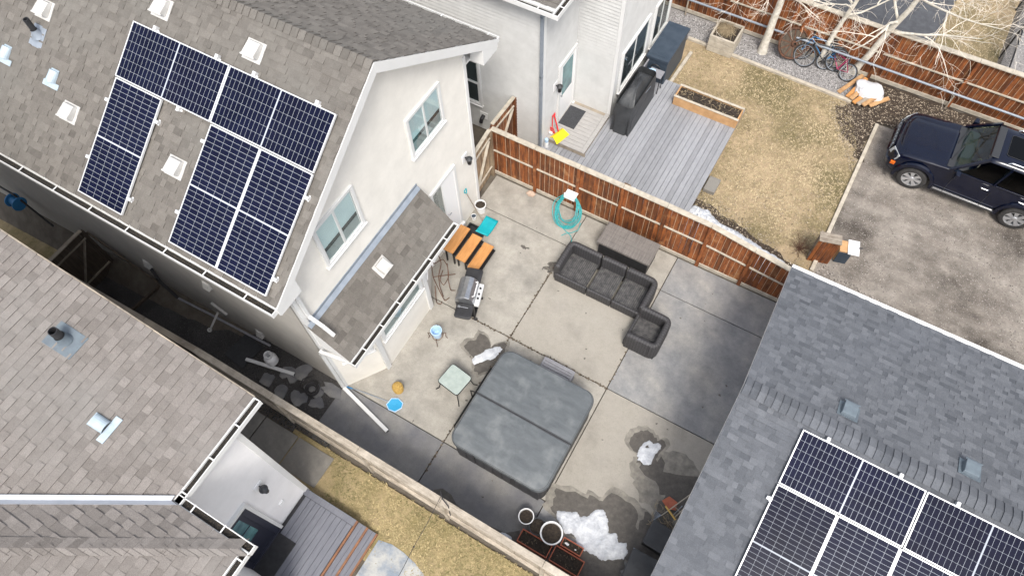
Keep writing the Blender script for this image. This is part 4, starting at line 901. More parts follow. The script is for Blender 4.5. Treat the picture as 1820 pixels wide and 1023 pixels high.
for x in (-4.8, -.2, 3.4, 7.4): MB().beam((x, 18.68, .0), (x, 18.68, .57), .04, .04).build('support', 'wood_grey', pr, (-3, 18.6, 0))
cf = thing('chain_link_fence', 'dark chain link fence beyond the red brown fence at the top right', 'fence', (4.3, 19, 0)); aF = (4.3, 19, 0)
mb = MB()
for k in range(60):
    y = 19.1 + k * .11
    mb.beam((4.32, y, .02), (4.32, y + 1.0, 1.2), .006, .006); mb.beam((4.32, y + 1.0, .02), (4.32, y, 1.2), .006, .006)
mb.build('mesh', 'black_metal', cf, aF); MB().tube([(4.32, 19.1, 1.2), (4.4, 27, 1.2)], .022, 8).build('top_rail', 'black_metal', cf, aF)
for y in (19.1, 21.5, 23.9): MB().tube([(4.32, y, 0), (4.32, y, 1.25)], .03, 8).build('post', 'black_metal', cf, aF)
# wire strung over the lawn from the bleached fence
wr = thing('wire', 'thin dark wire strung from the bleached fence across the lower lawn', 'wire', (-3.04, 1.75, 1.6))
MB().tube([(-3.04, 1.78, 1.66), (-3.0, 1.2, 1.6), (-2.99, .69, 1.58), (-2.95, .3, 1.6), (-2.9, -.5, 1.66)], .006, 5).build('strand', 'cable', wr, (-3.04, 1.75, 1.6))
MB().lathe([(.0, -.02), (.02, 0), (0, .02)], -2.99, .69, 8, zb=1.58).build('insulator', 'cable', wr, (-3.04, 1.75, 1.6))
MB().tube([(-3.1, 1.83, 1.66), (-2.98, 1.72, 1.69), (-2.8, 1.66, 1.68), (-2.7, 1.55, 1.5)], .012, 6).build('clamp', 'cable', wr, (-3.04, 1.75, 1.6))
# ---------------------------------------------------------------- patio furniture and clutter
def rrect(x0, x1, y0, y1, r, n=6):
    out = []
    for cx, cy, a0 in ((x1 - r, y1 - r, 0), (x0 + r, y1 - r, 90), (x0 + r, y0 + r, 180), (x1 - r, y0 + r, 270)):
        for k in range(n + 1): t = R(a0 + 90 * k / n); out.append((cx + r * math.cos(t), cy + r * math.sin(t)))
    return out
def pillow(mb, poly, z0, z1, e=.03, m=0, crown=0):
    """prism with softened top and bottom rims"""
    cx = sum(p[0] for p in poly) / len(poly); cy = sum(p[1] for p in poly) / len(poly)
    def ins(d):
        out = []
        for x, y in poly:
            l = math.hypot(x - cx, y - cy); out.append((x - (x - cx) / l * d, y - (y - cy) / l * d))
        return out
    rings = [(ins(e), z0), (poly, z0 + e), (poly, z1 - e), (ins(e * .3), z1 - e * .3), (ins(e), z1), (ins(e * 5), z1 + crown * .8)]
    n = len(poly); vs = [(x, y, z) for p, z in rings for x, y in p] + [(cx, cy, z1 + crown)]
    fs = [(i * n + k, i * n + (k + 1) % n, (i + 1) * n + (k + 1) % n, (i + 1) * n + k) for i in range(len(rings) - 1) for k in range(n)]
    o = (len(rings) - 1) * n; fs += [(o + k, o + (k + 1) % n, len(vs) - 1) for k in range(n)] + [tuple(reversed(range(n)))]
    mb.add(vs, fs, m)
# hot tub
ht = thing('hot_tub', 'large square hot tub under a folded grey vinyl cover', 'hot tub', (-2.56, 4.13, 0)); ah = (-2.56, 4.13, 0)
b = MB(); b.prism(rrect(-3.68, -1.38, 2.95, 5.34, .2), 0.03, .84); b.build('cabinet', 'tub_skirt', ht, ah, smooth=True)
b = MB()
for k in range(9):
    x = -3.5 + k * .23; b.box(x, x + .2, 2.932, 2.95, .1, .78)
    y = 3.2 + k * .22; b.box(-1.38, -1.362, y, y + .19, .1, .78); b.box(-3.698, -3.68, y, y + .19, .1, .78)
b.build('side_panel', 'tub_skirt', ht, ah, bevel=.004)
b = MB(); b.prism(rrect(-3.7, -1.36, 2.93, 5.36, .22), .84, .9); b.build('rim', 'black', ht, ah, smooth=True)
for ya, yb, sg in ((2.9, 4.12, 0), (4.14, 5.42, 1)):
    poly = []
    for x, y in rrect(-3.71, -1.33, 2.9, 5.42, .26, 10): 
        poly.append((x, y))
    half = clip(poly, [(-4, ya), (-1, ya), (-1, yb), (-4, yb)]); b = MB(); n_ = len(half)
    # top domed toward the fold
    zt = lambda x, y: 1.005 + .045 * (1 - abs(y - 4.13) / 1.25)
    vs = [(x, y, .86) for x, y in half] + [(x, y, zt(x, y) - .03) for x, y in half]; cx, cy = -2.56, (ya + yb) / 2
    for f, dz in ((.985, -.004), (.93, .006), (.6, .004), (.3, 0)): vs += [(cx + (x - cx) * f, cy + (y - cy) * f, zt(x, cy + (y - cy) * f) + dz + .006 * noise.noise(Vector((x * 3, y * 3, f * 4)))) for x, y in half]
    vs.append((cx, cy, zt(cx, cy)))
    fs = [(i * n_ + k, i * n_ + (k + 1) % n_, (i + 1) * n_ + (k + 1) % n_, (i + 1) * n_ + k) for i in range(5) for k in range(n_)] + [(5 * n_ + k, 5 * n_ + (k + 1) % n_, 6 * n_) for k in range(n_)] + [tuple(reversed(range(n_)))]
    b.add(vs, fs); cv = b.build('cover_half', 'tub_cover', ht, ah, smooth=True)
    q_ = MB(); hh2 = [(cx + (x - cx) * .972, cy + (y - cy) * .965) for x, y in half]; q_.tube([(x, y, zt(x, y) - .006) for x, y in hh2], .008, 5, closed=True); q_.build('piping', 'tub_skirt', cv, ah)
    s = MB(); 
    ys_ = 2.9 if sg == 0 else 5.42
    for x in (-3.05, -2.05): s.box(x - .025, x + .025, ys_ - (.012 if sg == 0 else -.0), ys_ + (.0 if sg == 0 else .012), .55, .97)
    s.build('strap', 'black', cv, ah)
b = MB(); b.box(-3.715, -1.325, 4.112, 4.148, .99, 1.05); b.build('fold_strip', 'black', ht, ah)
b = MB(); b.tube([(-3.84, 5.0, .1), (-3.85, 4.95, .55), (-3.85, 3.35, .55), (-3.84, 3.3, .1)], .018, 8); b.tube([(-3.86, 4.13, .5), (-3.87, 4.13, .95), (-3.7, 4.13, 1.06)], .014, 8); b.build('cover_lifter', 'black_metal', ht, ah, smooth=True)
st = thing('tub_step', 'grey plastic step with slotted tread beside the hot tub', 'step', (-2.52, 5.7, 0)); as_ = (-2.52, 5.7, 0)
b = MB(); b.prism(rrect(-2.94, -2.12, 5.44, 5.94, .06), .0, .3); b.build('base', 'plastic_grey', st, as_, bevel=.01)
b = MB()
for k in range(6): y = 5.49 + k * .07; b.box(-2.9, -2.16, y, y + .05, .302, .325)
for x in (-2.93, -2.16): b.box(x, x + .05, 5.46, 5.92, .301, .329)
b.build('tread', 'plastic_grey', st, as_, bevel=.006)
# wicker seating
def wick(mb, path, th, z0, z1, pitch=.034, amp=.008, closed=False):
    """ribbed wall with a rounded top following a 2-D path"""
    pts = []; P = [Vector(p) for p in path]
    for a, c in zip(P, P[1:]):
        n = max(2, int((c - a).length / (pitch / 2)))
        for k in range(n): pts.append(a + (c - a) * k / n)
    pts.append(P[-1]); N = len(pts); prof = []
    for k in range(9):
        t = math.pi * k / 8; prof.append((-math.cos(t), math.sin(t)))
    rows = []; h = th / 2
    for i, p in enumerate(pts):
        d = (pts[min(i + 1, N - 1)] - pts[max(i - 1, 0)]).normalized(); n = Vector((-d.y, d.x)); w = h + (amp if i % 2 else 0)
        e = 1 - .35 * max(0, 1 - min(i, N - 1 - i) * pitch / 2 / .06)
        row = [(p.x - n.x * w, p.y - n.y * w, z0)] + [(p.x + n.x * w * c, p.y + n.y * w * c, z1 - h + s * h * e) for c, s in prof] + [(p.x + n.x * w, p.y + n.y * w, z0)]
        rows.append(row)
    m = len(rows[0]); vs = [v for r in rows for v in r]
    for i in range(N - 1):
        mb.add(rows[i] + rows[i + 1], [(k, k + 1, m + k + 1, m + k) for k in range(m - 1)], 0, .95 if (i // 2) % 2 else .25)
    fs = []
    fs += [tuple(range(m)), tuple(reversed(range((N - 1) * m, N * m)))]; mb.add(vs, fs)
def arc(cx, cy, r, a0, a1, n=8): return [(cx + r * math.cos(R(a0 + (a1 - a0) * k / n)), cy + r * math.sin(R(a0 + (a1 - a0) * k / n))) for k in range(n + 1)]
def seat_unit(label, loc, w, d, left, right, rz=0, group='modules of the wicker sofa'):
    t = thing('wicker_seat', label, 'sofa module', loc, rz, group)
    b = MB(); th = .14; h = th / 2; x0, x1, y0, y1 = 0, w, 0, d; zt = .68
    # front ribbed skirt and seat
    wick(b, [(x0 + (.0 if not left else .05), y0 + .035), (x1 - (.0 if not right else .05), y0 + .035)], .07, .03, .34)
    b.build('front_skirt', 'wicker', t, smooth=True)
    b = MB(); nn = int((w - .02) / .024)
    for k in range(nn): xx = x0 + .01 + k * .024; b.box(xx, xx + .024, y0 + .05, y1 - .1, .22, .262 + .004 * (k % 2), 0, .3 + .5 * (k % 2) + .15 * math.sin(k * 3.3))
    b.build('seat', 'wicker_in', t)
    b = MB(); r = .13
    path = []
    if left: path += [(x0 + h, y0 + .04), (x0 + h, y1 - h - r)] + arc(x0 + h + r, y1 - h - r, r, 180, 90)
    else: path += [(x0 + .008, y1 - h)]
    if right: path += arc(x1 - h - r, y1 - h - r, r, 90, 0) + [(x1 - h, y1 - h - r), (x1 - h, y0 + .04)]
    else: path += [(x1 - .008, y1 - h)]
    wick(b, path, th, .04, zt); b.build('backrest', 'wicker', t, smooth=True)
    for x in (x0 + .06, x1 - .06):
        for y in (y0 + .06, y1 - .06): MB().tube([(x, y, 0), (x, y, .1)], .02, 8).build('leg', 'black', t)
    return t
seat_unit('left end module of the dark wicker sofa with a curved arm', (-3.86, 8.02, 0), .93, .95, True, False)
seat_unit('armless middle module of the dark wicker sofa', (-2.9, 8.02, 0), .66, .95, False, False)
seat_unit('right end module of the dark wicker sofa with a curved arm', (-2.21, 8.02, 0), .84, .95, False, True)
seat_unit('separate dark wicker armchair standing off the right end of the sofa', (-1.5, 8.16, 0), .95, .85, True, True, R(-90), None)
for k, (x, y) in enumerate(((-3.55, 8.45), (-2.62, 8.4), (-2.3, 8.35), (-1.6, 8.3), (-1.1, 7.75), (-1.62, 8.12))): pass
# deck box
db = thing('storage_box', 'long weathered grey brown storage box between the sofa and the back fence', 'storage box', (-2.52, 9.6, 0)); ab = (-2.52, 9.6, 0)
MB().box(-3.22, -1.84, 9.3, 9.92, .0, .52).build('box_body', 'black', db, ab, bevel=.015)
b = MB(); b.box(-3.26, -1.8, 9.26, 9.96, .52, .6); 
for k in range(5): b.box(-3.24, -1.82, 9.285 + k * .132, 9.395 + k * .132, .6, .612)
b.build('lid', 'box_lid', db, ab, bevel=.008)
# garden hose on its hanger
hh = thing('garden_hose', 'tangled teal garden hose looped over a white hanger on the back fence', 'hose', (-4.45, 10.18, .0)); aH = (-4.45, 10.18, 0)
b = MB(); b.box(-4.62, -4.3, 9.98, 10.2, .8, .83); b.box(-4.62, -4.3, 9.97, 9.985, .72, .93); b.box(-4.58, -4.34, 9.985, 10.2, .72, .8); b.build('hanger', 'white_pl', hh, aH, bevel=.015)
rh = random.Random(9)
for k in range(11):
    w = .3 + rh.uniform(-.04, .14); dz = .78 + rh.uniform(-.05, .04); pts = []; lowy = 9.62 + rh.uniform(-.12, .14); sx = rh.uniform(-.07, .07); low = rh.uniform(.02, .1)
    for j in range(40):
        t = 2 * math.pi * j / 40; c = (1 - math.cos(t)) / 2       # 0 at the hanger, 1 at the bottom
        z = dz * (1 - c) ** .8 + low * c; y = 10.09 - (10.09 - lowy) * c ** 1.8
        x = -4.46 + sx * c + math.sin(t) * (w * (.55 + .75 * c)) + .012 * math.sin(t * 5 + k) + .07 * c
        pts.append((x, y + .015 * math.sin(3 * t + k), z + .012 * (k % 3)))
    MB().tube(pts, .011, 6, closed=True).build('hose_loop', 'teal', hh, aH, smooth=True)
pts = [(-4.75, 9.75, .1), (-4.6, 9.6, .03), (-4.3, 9.5, .02), (-4.08, 9.42, .015), (-3.98, 9.3, .015), (-3.95, 9.15, .012)]
MB().tube(pts, .011, 6).build('hose_tail', 'teal', hh, aH, smooth=True)
pts = [(-4.0, 9.85, .12), (-3.98, 9.65, .04), (-4.1, 9.5, .03), (-4.22, 9.42, .02), (-4.3, 9.3, .015)]
MB().tube(pts, .011, 6).build('hose_tail', 'teal', hh, aH, smooth=True)
# rock
def boulder(name, label, cat, loc, s, m, seed=1, sc=(1, .8, .6)):
    bm = bmesh.new(); bmesh.ops.create_icosphere(bm, subdivisions=3, radius=1)
    for v in bm.verts:
        f = 1 + .28 * noise.noise(v.co * 1.4 + Vector((seed, 0, 0))) + .08 * noise.noise(v.co * 4 + Vector((seed, 3, 0))); v.co = Vector((v.co.x * sc[0], v.co.y * sc[1], max(v.co.z, -.35) * sc[2])) * f * s
    me = bpy.data.meshes.new(name); bm.to_mesh(me); bm.free(); me.materials.append(K[m]); o = bpy.data.objects.new(name, me); SC.collection.objects.link(o); o.location = loc
    return tag(o, label, cat)
boulder('rock', 'pinkish rock on the patio at the foot of the back fence', 'rock', (-5.67, 10.08, .04), .12, 'rock', 4)
# stairs under the house door
sr = thing('door_stairs', 'portable stairs with three orange plank treads below the house door', 'stairs', (-6.2, 7.5, 0)); aS = (-6.2, 7.5, 0)
for k, (x, z) in enumerate(((-6.58, .62), (-6.23, .46), (-5.88, .3))):
    y0, y1 = 7.12, 7.98
    tm = MB(); tm.box(x, x + .29, y0, y1, z - .035, z); tm.build('tread', 'wood_orange', sr, aS, bevel=.005)
    tm = MB(); 
    for y in (y0 + .04, y1 - .07): tm.box(x + .01, x + .28, y, y + .035, z - .09, z - .036); tm.box(x + .24, x + .275, y, y + .035, 0, z - .09); tm.box(x + .02, x + .05, y, y + .035, 0, z - .09)
    tm.box(x + .27, x + .35, y0 + .03, y1 - .03, z - .12, z - .1)
    tm.build('frame', 'black_metal', sr, aS)
# shovel with teal blade, bucket and jar by the house corner
sh = thing('snow_shovel', 'snow shovel with teal blade leaning on the cream wall by the house door', 'shovel', (-6.35, 8.5, 0)); ash = (-6.35, 8.5, 0)
p0, p1 = Vector((-6.64, 8.46, 1.36)), Vector((-6.28, 8.56, .2))
MB().tube([p0, p1], .015, 8).build('shaft', 'wood_grey', sh, ash)
b = MB(); b.tube([p0, p0 + Vector((-.02, -.05, .06)), p0 + Vector((-.02, -.04, .14)), p0 + Vector((-.02, .04, .14)), p0 + Vector((-.02, .05, .06)), p0], .014, 8); b.build('grip', 'teal_flat', sh, ash)
b = MB(); n_ = 9
vs = []
for i in range(n_):
    s = i / (n_ - 1); 
    for j in range(n_):
        q = j / (n_ - 1) - .5; x = -6.28 + .3 * s + .02; y = 8.6 - .56 * (q + .5) + .12 * s + .1; z = .25 - .2 * s + .04 * (4 * q * q) + .03
        vs.append((x, y, z))
b.add(vs, [(i * n_ + j, i * n_ + j + 1, (i + 1) * n_ + j + 1, (i + 1) * n_ + j) for i in range(n_ - 1) for j in range(n_ - 1)]); o = b.build('blade', 'teal_flat', sh, ash, smooth=True); sm = o.modifiers.new('s', 'SOLIDIFY'); sm.thickness = .012
def pot(name, label, cat, loc, r, h, m, fill='soil', rim=.014, fillz=.82, taper=.8, group=None):
    t = thing(name, label, cat, loc, 0, group)
    b = MB(); b.lathe([(0, .005), (r * taper, .0), (r * .97, h * .9), (r * 1.04, h * .92), (r * 1.04, h), (r * .92, h), (r * .9, h * .9), (r * taper * .9, .03), (0, .03)], n=32); b.build('pot_body', m, t, smooth=True)
    if fill:
        q = MB(); rr_ = random.Random(int(r * 1000)); q.lathe([(0, h * fillz + .01), (r * .45, h * fillz + .012), (r * .9, h * fillz)], n=24)
        for k in range(60):
            a_, d_ = rr_.uniform(0, 6.28), r * .82 * rr_.random() ** .5; s_ = rr_.uniform(.006, .018); q.box(d_ * math.cos(a_) - s_, d_ * math.cos(a_) + s_, d_ * math.sin(a_) - s_, d_ * math.sin(a_) + s_, h * fillz - .01, h * fillz + s_)
        q.build('soil', fill, t)
    return t
pot('bucket', 'white bucket of dark soil by the cream house corner', 'bucket', (-6.6, 8.95, 0), .15, .3, 'white_pl')
pot('jar', 'small white jar with purple contents beside the soil bucket', 'jar', (-6.62, 8.62, 0), .07, .16, 'white_pl', 'navy')
bb = thing('black_tray', 'low black crate beside the plank stairs and teal shovel blade', 'crate', (-6.35, 8.2, 0)); b = MB(); b.box(-6.6, -6.1, 8.06, 8.42, 0, .03); b.box(-6.6, -6.1, 8.06, 8.09, .03, .16); b.box(-6.6, -6.1, 8.39, 8.42, .03, .12); b.box(-6.6, -6.57, 8.09, 8.39, .03, .16); b.box(-6.13, -6.1, 8.09, 8.39, .03, .1); b.build('crate_shell', 'black', bb, (-6.35, 8.2, 0), bevel=.008)
# grill
gl_ = thing('gas_grill', 'stainless lidded gas grill with black side shelves on the patio', 'grill', (-5.27, 6.27, 0), math.atan2(-1.3, .42) + math.pi)
# local: x along the length, y across; front faces local -y or +y (towards +X world)
def G(mb, name, m, parent=gl_, **k): return mb.build(name, m, parent, **k)
b = MB(); pillow(b, rrect(-.7, -.3, -.22, .2, .07), .78, .84, .02); G(b, 'side_shelf', 'black', smooth=True)
b = MB(); pillow(b, rrect(.3, .7, -.22, .2, .07), .78, .84, .02); G(b, 'side_shelf', 'black', smooth=True)
b = MB(); b.box(-.3, .3, -.2, .26, .62, .84); G(b, 'firebox', 'dark_trim', bevel=.02)
prof = [(.26, .84), (.255, .95), (.2, 1.05), (.1, 1.11), (.0, 1.12), (-.1, 1.08), (-.18, .98), (-.21, .84)]
b = MB(); vs = [(x, y, z) for x in (-.3, .3) for y, z in prof]; n_ = len(prof)
b.add(vs, [(i, i + 1, n_ + i + 1, n_ + i) for i in range(n_ - 1)] + [tuple(range(n_)), tuple(reversed(range(n_, 2 * n_)))]); lid = G(b, 'lid', 'steel', bevel=.012)
b = MB(); b.tube([(-.2, -.16, 1.06), (-.2, -.21, 1.1), (.2, -.21, 1.1), (.2, -.16, 1.06)], .014, 8); b.build('handle', 'white_pl', lid)
b = MB(); b.box(-.3, .3, -.33, -.21, .74, .85); cp = G(b, 'control_panel', 'alu', bevel=.02)
for x in (-.12, .0, .16):
    k_ = MB(); k_.lathe([(0, .03), (.026, .03), (.03, .0)], n=14, M=Matrix.Translation((x, -.27, .852))); k_.build('knob', 'black', cp)
b = MB()
for x in (-.27, .27):
    for y in (-.18, .2): b.beam((x, y, .1), (x, y, .62), .035, .035)
b.box(-.29, .29, -.2, .22, .12, .15); G(b, 'cart_frame', 'black_metal')
for x in (-.3, .3):
    for y in (-.2, .22):
        k_ = MB(); k_.lathe([(0, -.02), (.05, -.02), (.055, 0), (.05, .02), (0, .02)], n=16, M=Matrix.Translation((x, y, .057)) @ Matrix.Rotation(R(90), 4, 'Y')); G(k_, 'wheel', 'rubber')
b = MB(); b.tube([(-.42, -.1, .855), (-.42, .1, .857)], .008, 6); b.box(-.445, -.395, .1, .16, .85, .865); o = G(b, 'grill_brush_stub', 'steel'); o.name = 'tool_hook'
# glass table
tt = thing('glass_table', 'small square patio table with frosted glass top and black curved legs', 'table', (-4.45, 4.3, 0), R(-8)); 
b = MB(); b.prism(rrect(-.3, .3, -.28, .28, .07), .5, .508); b.build('tabletop', 'table_glass', tt)
b = MB(); P_ = rrect(-.3, .3, -.28, .28, .07); b.tube([(x, y, .5) for x, y in P_], .011, 6, closed=True); b.build('rim', 'black_metal', tt)
for sx in (-1, 1):
    for sy in (-1, 1): MB().tube([(sx * .2, sy * .18, .49), (sx * .26, sy * .24, .44), (sx * .27, sy * .25, .3), (sx * .3, sy * .28, .08), (sx * .36, sy * .34, .012)], .012, 8).build('leg', 'black_metal', tt, smooth=True)
MB().tube([(-.25, -.2, .47), (0, 0, .44), (.25, .2, .47)], .008, 6).build('brace', 'black_metal', tt); MB().tube([(-.25, .2, .47), (0, 0, .446), (.25, -.2, .47)], .008, 6).build('brace', 'black_metal', tt)
# light blue bucket on a wire stand
bk = thing('bucket', 'light blue bucket standing in a rusty wire plant stand', 'bucket', (-5.54, 5.16, 0))
b = MB(); b.lathe([(0, .17), (.1, .17), (.13, .42), (.142, .43), (.142, .45), (.122, .45), (.095, .2), (0, .19)], n=28); b.build('bucket_shell', 'blue_pl', bk, smooth=True)
sd_ = thing('plant_stand', 'rusty wire plant stand holding the light blue bucket', 'stand', (-5.54, 5.16, 0))
b = MB(); b.tube([(.13 * math.cos(k * .39), .13 * math.sin(k * .39), .15) for k in range(16)], .007, 6, closed=True); b.build('ring', 'rust', sd_)
for k in range(4):
    a_ = k * math.pi / 2 + .5; c, s = math.cos(a_), math.sin(a_); MB().tube([(c * .13, s * .13, .15), (c * .17, s * .17, .3), (c * .22, s * .22, .32), (c * .2, s * .2, .1), (c * .24, s * .24, .01)], .008, 6).build('leg', 'rust', sd_)
# straw stool
ss = thing('straw_basket', 'straw coloured lidded basket on the patio near the house', 'basket', (-5.62, 3.55, 0))
b = MB(); b.lathe([(0, 0), (.105, 0)] + [(.105 + .012 * math.sin(z * 90) + .015 * math.sin(z * 9), z) for z in [i * .011 for i in range(24)]] + [(.1, .265), (0, .27)], n=26); b.build('basket_body', 'straw', ss, smooth=True)
b = MB(); b.lathe([(0, .3), (.05, .298), (.07, .285), (.075, .265)], n=22); b.build('lid', 'straw', ss, smooth=True)
# pool skimmer
pn = thing('pool_skimmer', 'blue leaf skimmer with a long pole lying on the patio', 'skimmer', (-5.6, 3.2, 0)); ap = (-5.6, 3.2, 0)
b = MB(); b.tube([(-6.62, 3.02, .03), (-6.3, 3.08, .03), (-5.66, 3.18, .03)], .011, 8); b.build('pole', 'metal_grey', pn, ap); b = MB(); b.tube([(-6.75, 2.99, .03), (-6.6, 3.02, .03)], .015, 8).build('grip', 'blue', pn, ap)
hp = [(-5.66, 3.1), (-5.64, 3.28), (-5.5, 3.36), (-5.34, 3.32), (-5.3, 3.2), (-5.38, 3.05), (-5.54, 3.02)]
b = MB(); b.tube([(x, y, .035) for x, y in hp], .012, 8, closed=True); b.build('hoop', 'blue_pl', pn, ap)
b = MB(); b.add([(x, y, .034) for x, y in hp] + [(-5.48, 3.18, .012)], [(i, (i + 1) % 7, 7) for i in range(7)]); b.build('net', 'net', pn, ap)
# downspout extension
de = thing('downspout_extension', 'white downspout extension lying across the dark patio strip', 'downspout', (-6.78, 2.93, .04), 0)
b = MB(); b.beam((0, 0, .02), (1.52, -.36, .02), .09, .065); b.build('channel', 'trim', de, bevel=.008); b = MB(); b.beam((1.5, -.355, .02), (1.53, -.362, .02), .07, .045); b.build('open_end', 'black', de)
# snow piles
def snowpile(label, poly, h, seed, holes=0, res=.035, zb=0, melt=.0):
    xs_, ys_ = [p[0] for p in poly], [p[1] for p in poly]; x0, x1, y0, y1 = min(xs_) - .02, max(xs_) + .02, min(ys_) - .02, max(ys_) + .02
    nx, ny = int((x1 - x0) / res) + 1, int((y1 - y0) / res) + 1; mb = MB(); idx = {}
    def dist(x, y):
        m_ = 9
        for i in range(len(poly)):
            a_, b_ = Vector(poly[i]), Vector(poly[(i + 1) % len(poly)]); p_ = Vector((x, y)); t = max(0, min(1, (p_ - a_).dot(b_ - a_) / max((b_ - a_).length_squared, 1e-9))); m_ = min(m_, (a_ + (b_ - a_) * t - p_).length)
        return m_ if inpoly(x, y, poly) else -m_
    for j in range(ny + 1):
        for i in range(nx + 1):
            x, y = x0 + i * res, y0 + j * res; e = dist(x, y) + .035 * noise.noise(Vector((x * 9, y * 9, seed))) + .025 * noise.noise(Vector((x * 26, y * 26, seed)))
            g = noise.noise(Vector((x * 4, y * 4, seed))); z = h * (1 - math.exp(-max(e, 0) / .09)) * (1 + .5 * g + .45 * noise.noise(Vector((x * 18, y * 18, seed)))) if e > 0 else e * 1.2
            if holes and g < -holes: z = -.01
            idx[i, j] = len(mb.v); mb.v.append(Vector((x, y, zb + z)))
    for j in range(ny):
        for i in range(nx):
            q = [idx[i, j], idx[i + 1, j], idx[i + 1, j + 1], idx[i, j + 1]]
            if max(mb.v[k].z for k in q) > zb - .02: mb.f.append(q); mb.m.append(0); mb.a.append(.5)
    mb.keep = True; cx, cy = sum(xs_) / len(xs_), sum(ys_) / len(ys_)
    o = mb.build('snow_patch', 'snow', None, (cx, cy, 0), smooth=True); o.location = (cx, cy, 0); return tag(o, label, 'snow')
snowpile('small oblong snow patch near the upper left corner of the hot tub', [(-4.5, 5.05), (-4.38, 4.98), (-4.22, 5.2), (-4.1, 5.28), (-4.0, 5.5), (-3.98, 5.68), (-4.1, 5.75), (-4.25, 5.6), (-4.35, 5.48), (-4.42, 5.3), (-4.52, 5.2)], .05, 2, 0, .028)
snowpile('upright snow patch with wet ring beside the garage', [(-.03, 4.9), (.2, 4.82), (.36, 4.88), (.36, 5.15), (.42, 5.42), (.3, 5.46), (.2, 5.38), (.08, 5.42), (.0, 5.3), (-.03, 5.1)], .05, 5, .4, .028)
snowpile('largest ragged snow patch near the potted planters', [(-1.02, 2.97), (-.93, 2.8), (-.75, 2.72), (-.62, 2.6), (-.5, 2.7), (-.38, 2.68), (-.3, 2.5), (-.1, 2.5), (.1, 2.55), (.3, 2.52), (.52, 2.65), (.72, 2.8), (.7, 3.0), (.62, 3.12), (.45, 3.05), (.35, 3.2), (.2, 3.12), (.05, 3.38), (-.12, 3.5), (-.28, 3.42), (-.35, 3.22), (-.5, 3.12), (-.62, 3.16), (-.8, 3.08)], .055, 9, .7, .028)
snowpile('thin sliver of snow melting against the bleached fence', [(-3.4, 1.8), (-3.0, 1.8), (-2.4, 1.8), (-1.8, 1.8), (-1.55, 1.82), (-1.55, 1.98), (-1.7, 2.02), (-1.9, 1.95), (-2.2, 1.9), (-2.6, 1.88), (-3.0, 1.86), (-3.2, 1.95), (-3.4, 1.9)], .04, 12)
snowpile('long strip of dirty snow behind the back fence', [(-1.75, 10.5), (1.3, 10.5), (1.38, 11.2), (1.1, 11.45), (.7, 11.5), (.2, 11.62), (-.3, 11.7), (-.8, 11.75), (-1.2, 11.95), (-1.6, 11.95), (-1.75, 11.6)], .16, 15, res=.05)
# pots and troughs
gpp = 'planters beside the bleached fence'
pot('plant_pot', 'smaller white rimmed round pot of dark soil', 'plant pot', (-1.5, 2.48, 0), .165, .3, 'white_pl', group=gpp)
pot('plant_pot', 'dark rimmed round pot between the two white rimmed pots', 'plant pot', (-1.19, 2.42, 0), .18, .28, 'cover_black', group=gpp)
pot('plant_pot', 'largest white rimmed round pot of dark soil', 'plant pot', (-.86, 2.44, 0), .235, .36, 'white_pl', group=gpp)
def trough(label, x0, x1, y0, y1, h, seed):
    t = thing('planter_trough', label, 'planter', ((x0 + x1) / 2, (y0 + y1) / 2, 0), 0, gpp); at = ((x0 + x1) / 2, (y0 + y1) / 2, 0); b = MB(); w = .022
    b.box(x0, x1, y0, y0 + w, 0, h); b.box(x0, x1, y1 - w, y1, 0, h); b.box(x0, x0 + w, y0 + w, y1 - w, 0, h); b.box(x1 - w, x1, y0 + w, y1 - w, 0, h); b.build('trough_shell', 'terracotta', t, at, bevel=.006)
    q = MB(); r_ = random.Random(seed); q.box(x0 + w, x1 - w, y0 + w, y1 - w, .02, h * .8)
    for k in range(90):
        x, y, s = r_.uniform(x0 + .04, x1 - .04), r_.uniform(y0 + .04, y1 - .04), r_.uniform(.005, .016); q.box(x - s, x + s, y - s, y + s, h * .79, h * .8 + s)
    q.build('soil', 'soil', t, at)
    g = MB()
    for k in range(14):
        x, y = r_.uniform(x0 + .06, x1 - .06), r_.uniform(y0 + .05, y1 - .05); g.tube([(x, y, h * .8), (x + r_.uniform(-.04, .04), y + r_.uniform(-.04, .04), h * .8 + r_.uniform(.02, .07))], .003, 4)
    g.build('dead_stems', 'twine', t, at); return t
trough('terracotta trough left of the largest pot, half behind the fence top', -1.44, -.72, 1.95, 2.24, .26, 1)
trough('longest terracotta trough at the right, against the bleached fence', -.67, .02, 1.95, 2.3, .26, 2)
trough('small terracotta trough right of the largest pot with white scraps in it', -.6, -.12, 2.34, 2.54, .2, 3)
b = MB(); b.prism(blob(-.48, 2.44, .04, .025, 10, 2, .6), .16, .19); b.prism(blob(-.27, 2.42, .02, .015, 8, 5, .6), .16, .185); tag(b.build('white_scrap', 'white_pl', at=(-.48, 2.44, .16)), 'scraps of white paper lying in the small terracotta trough', 'litter').location = (-.48, 2.44, .16)
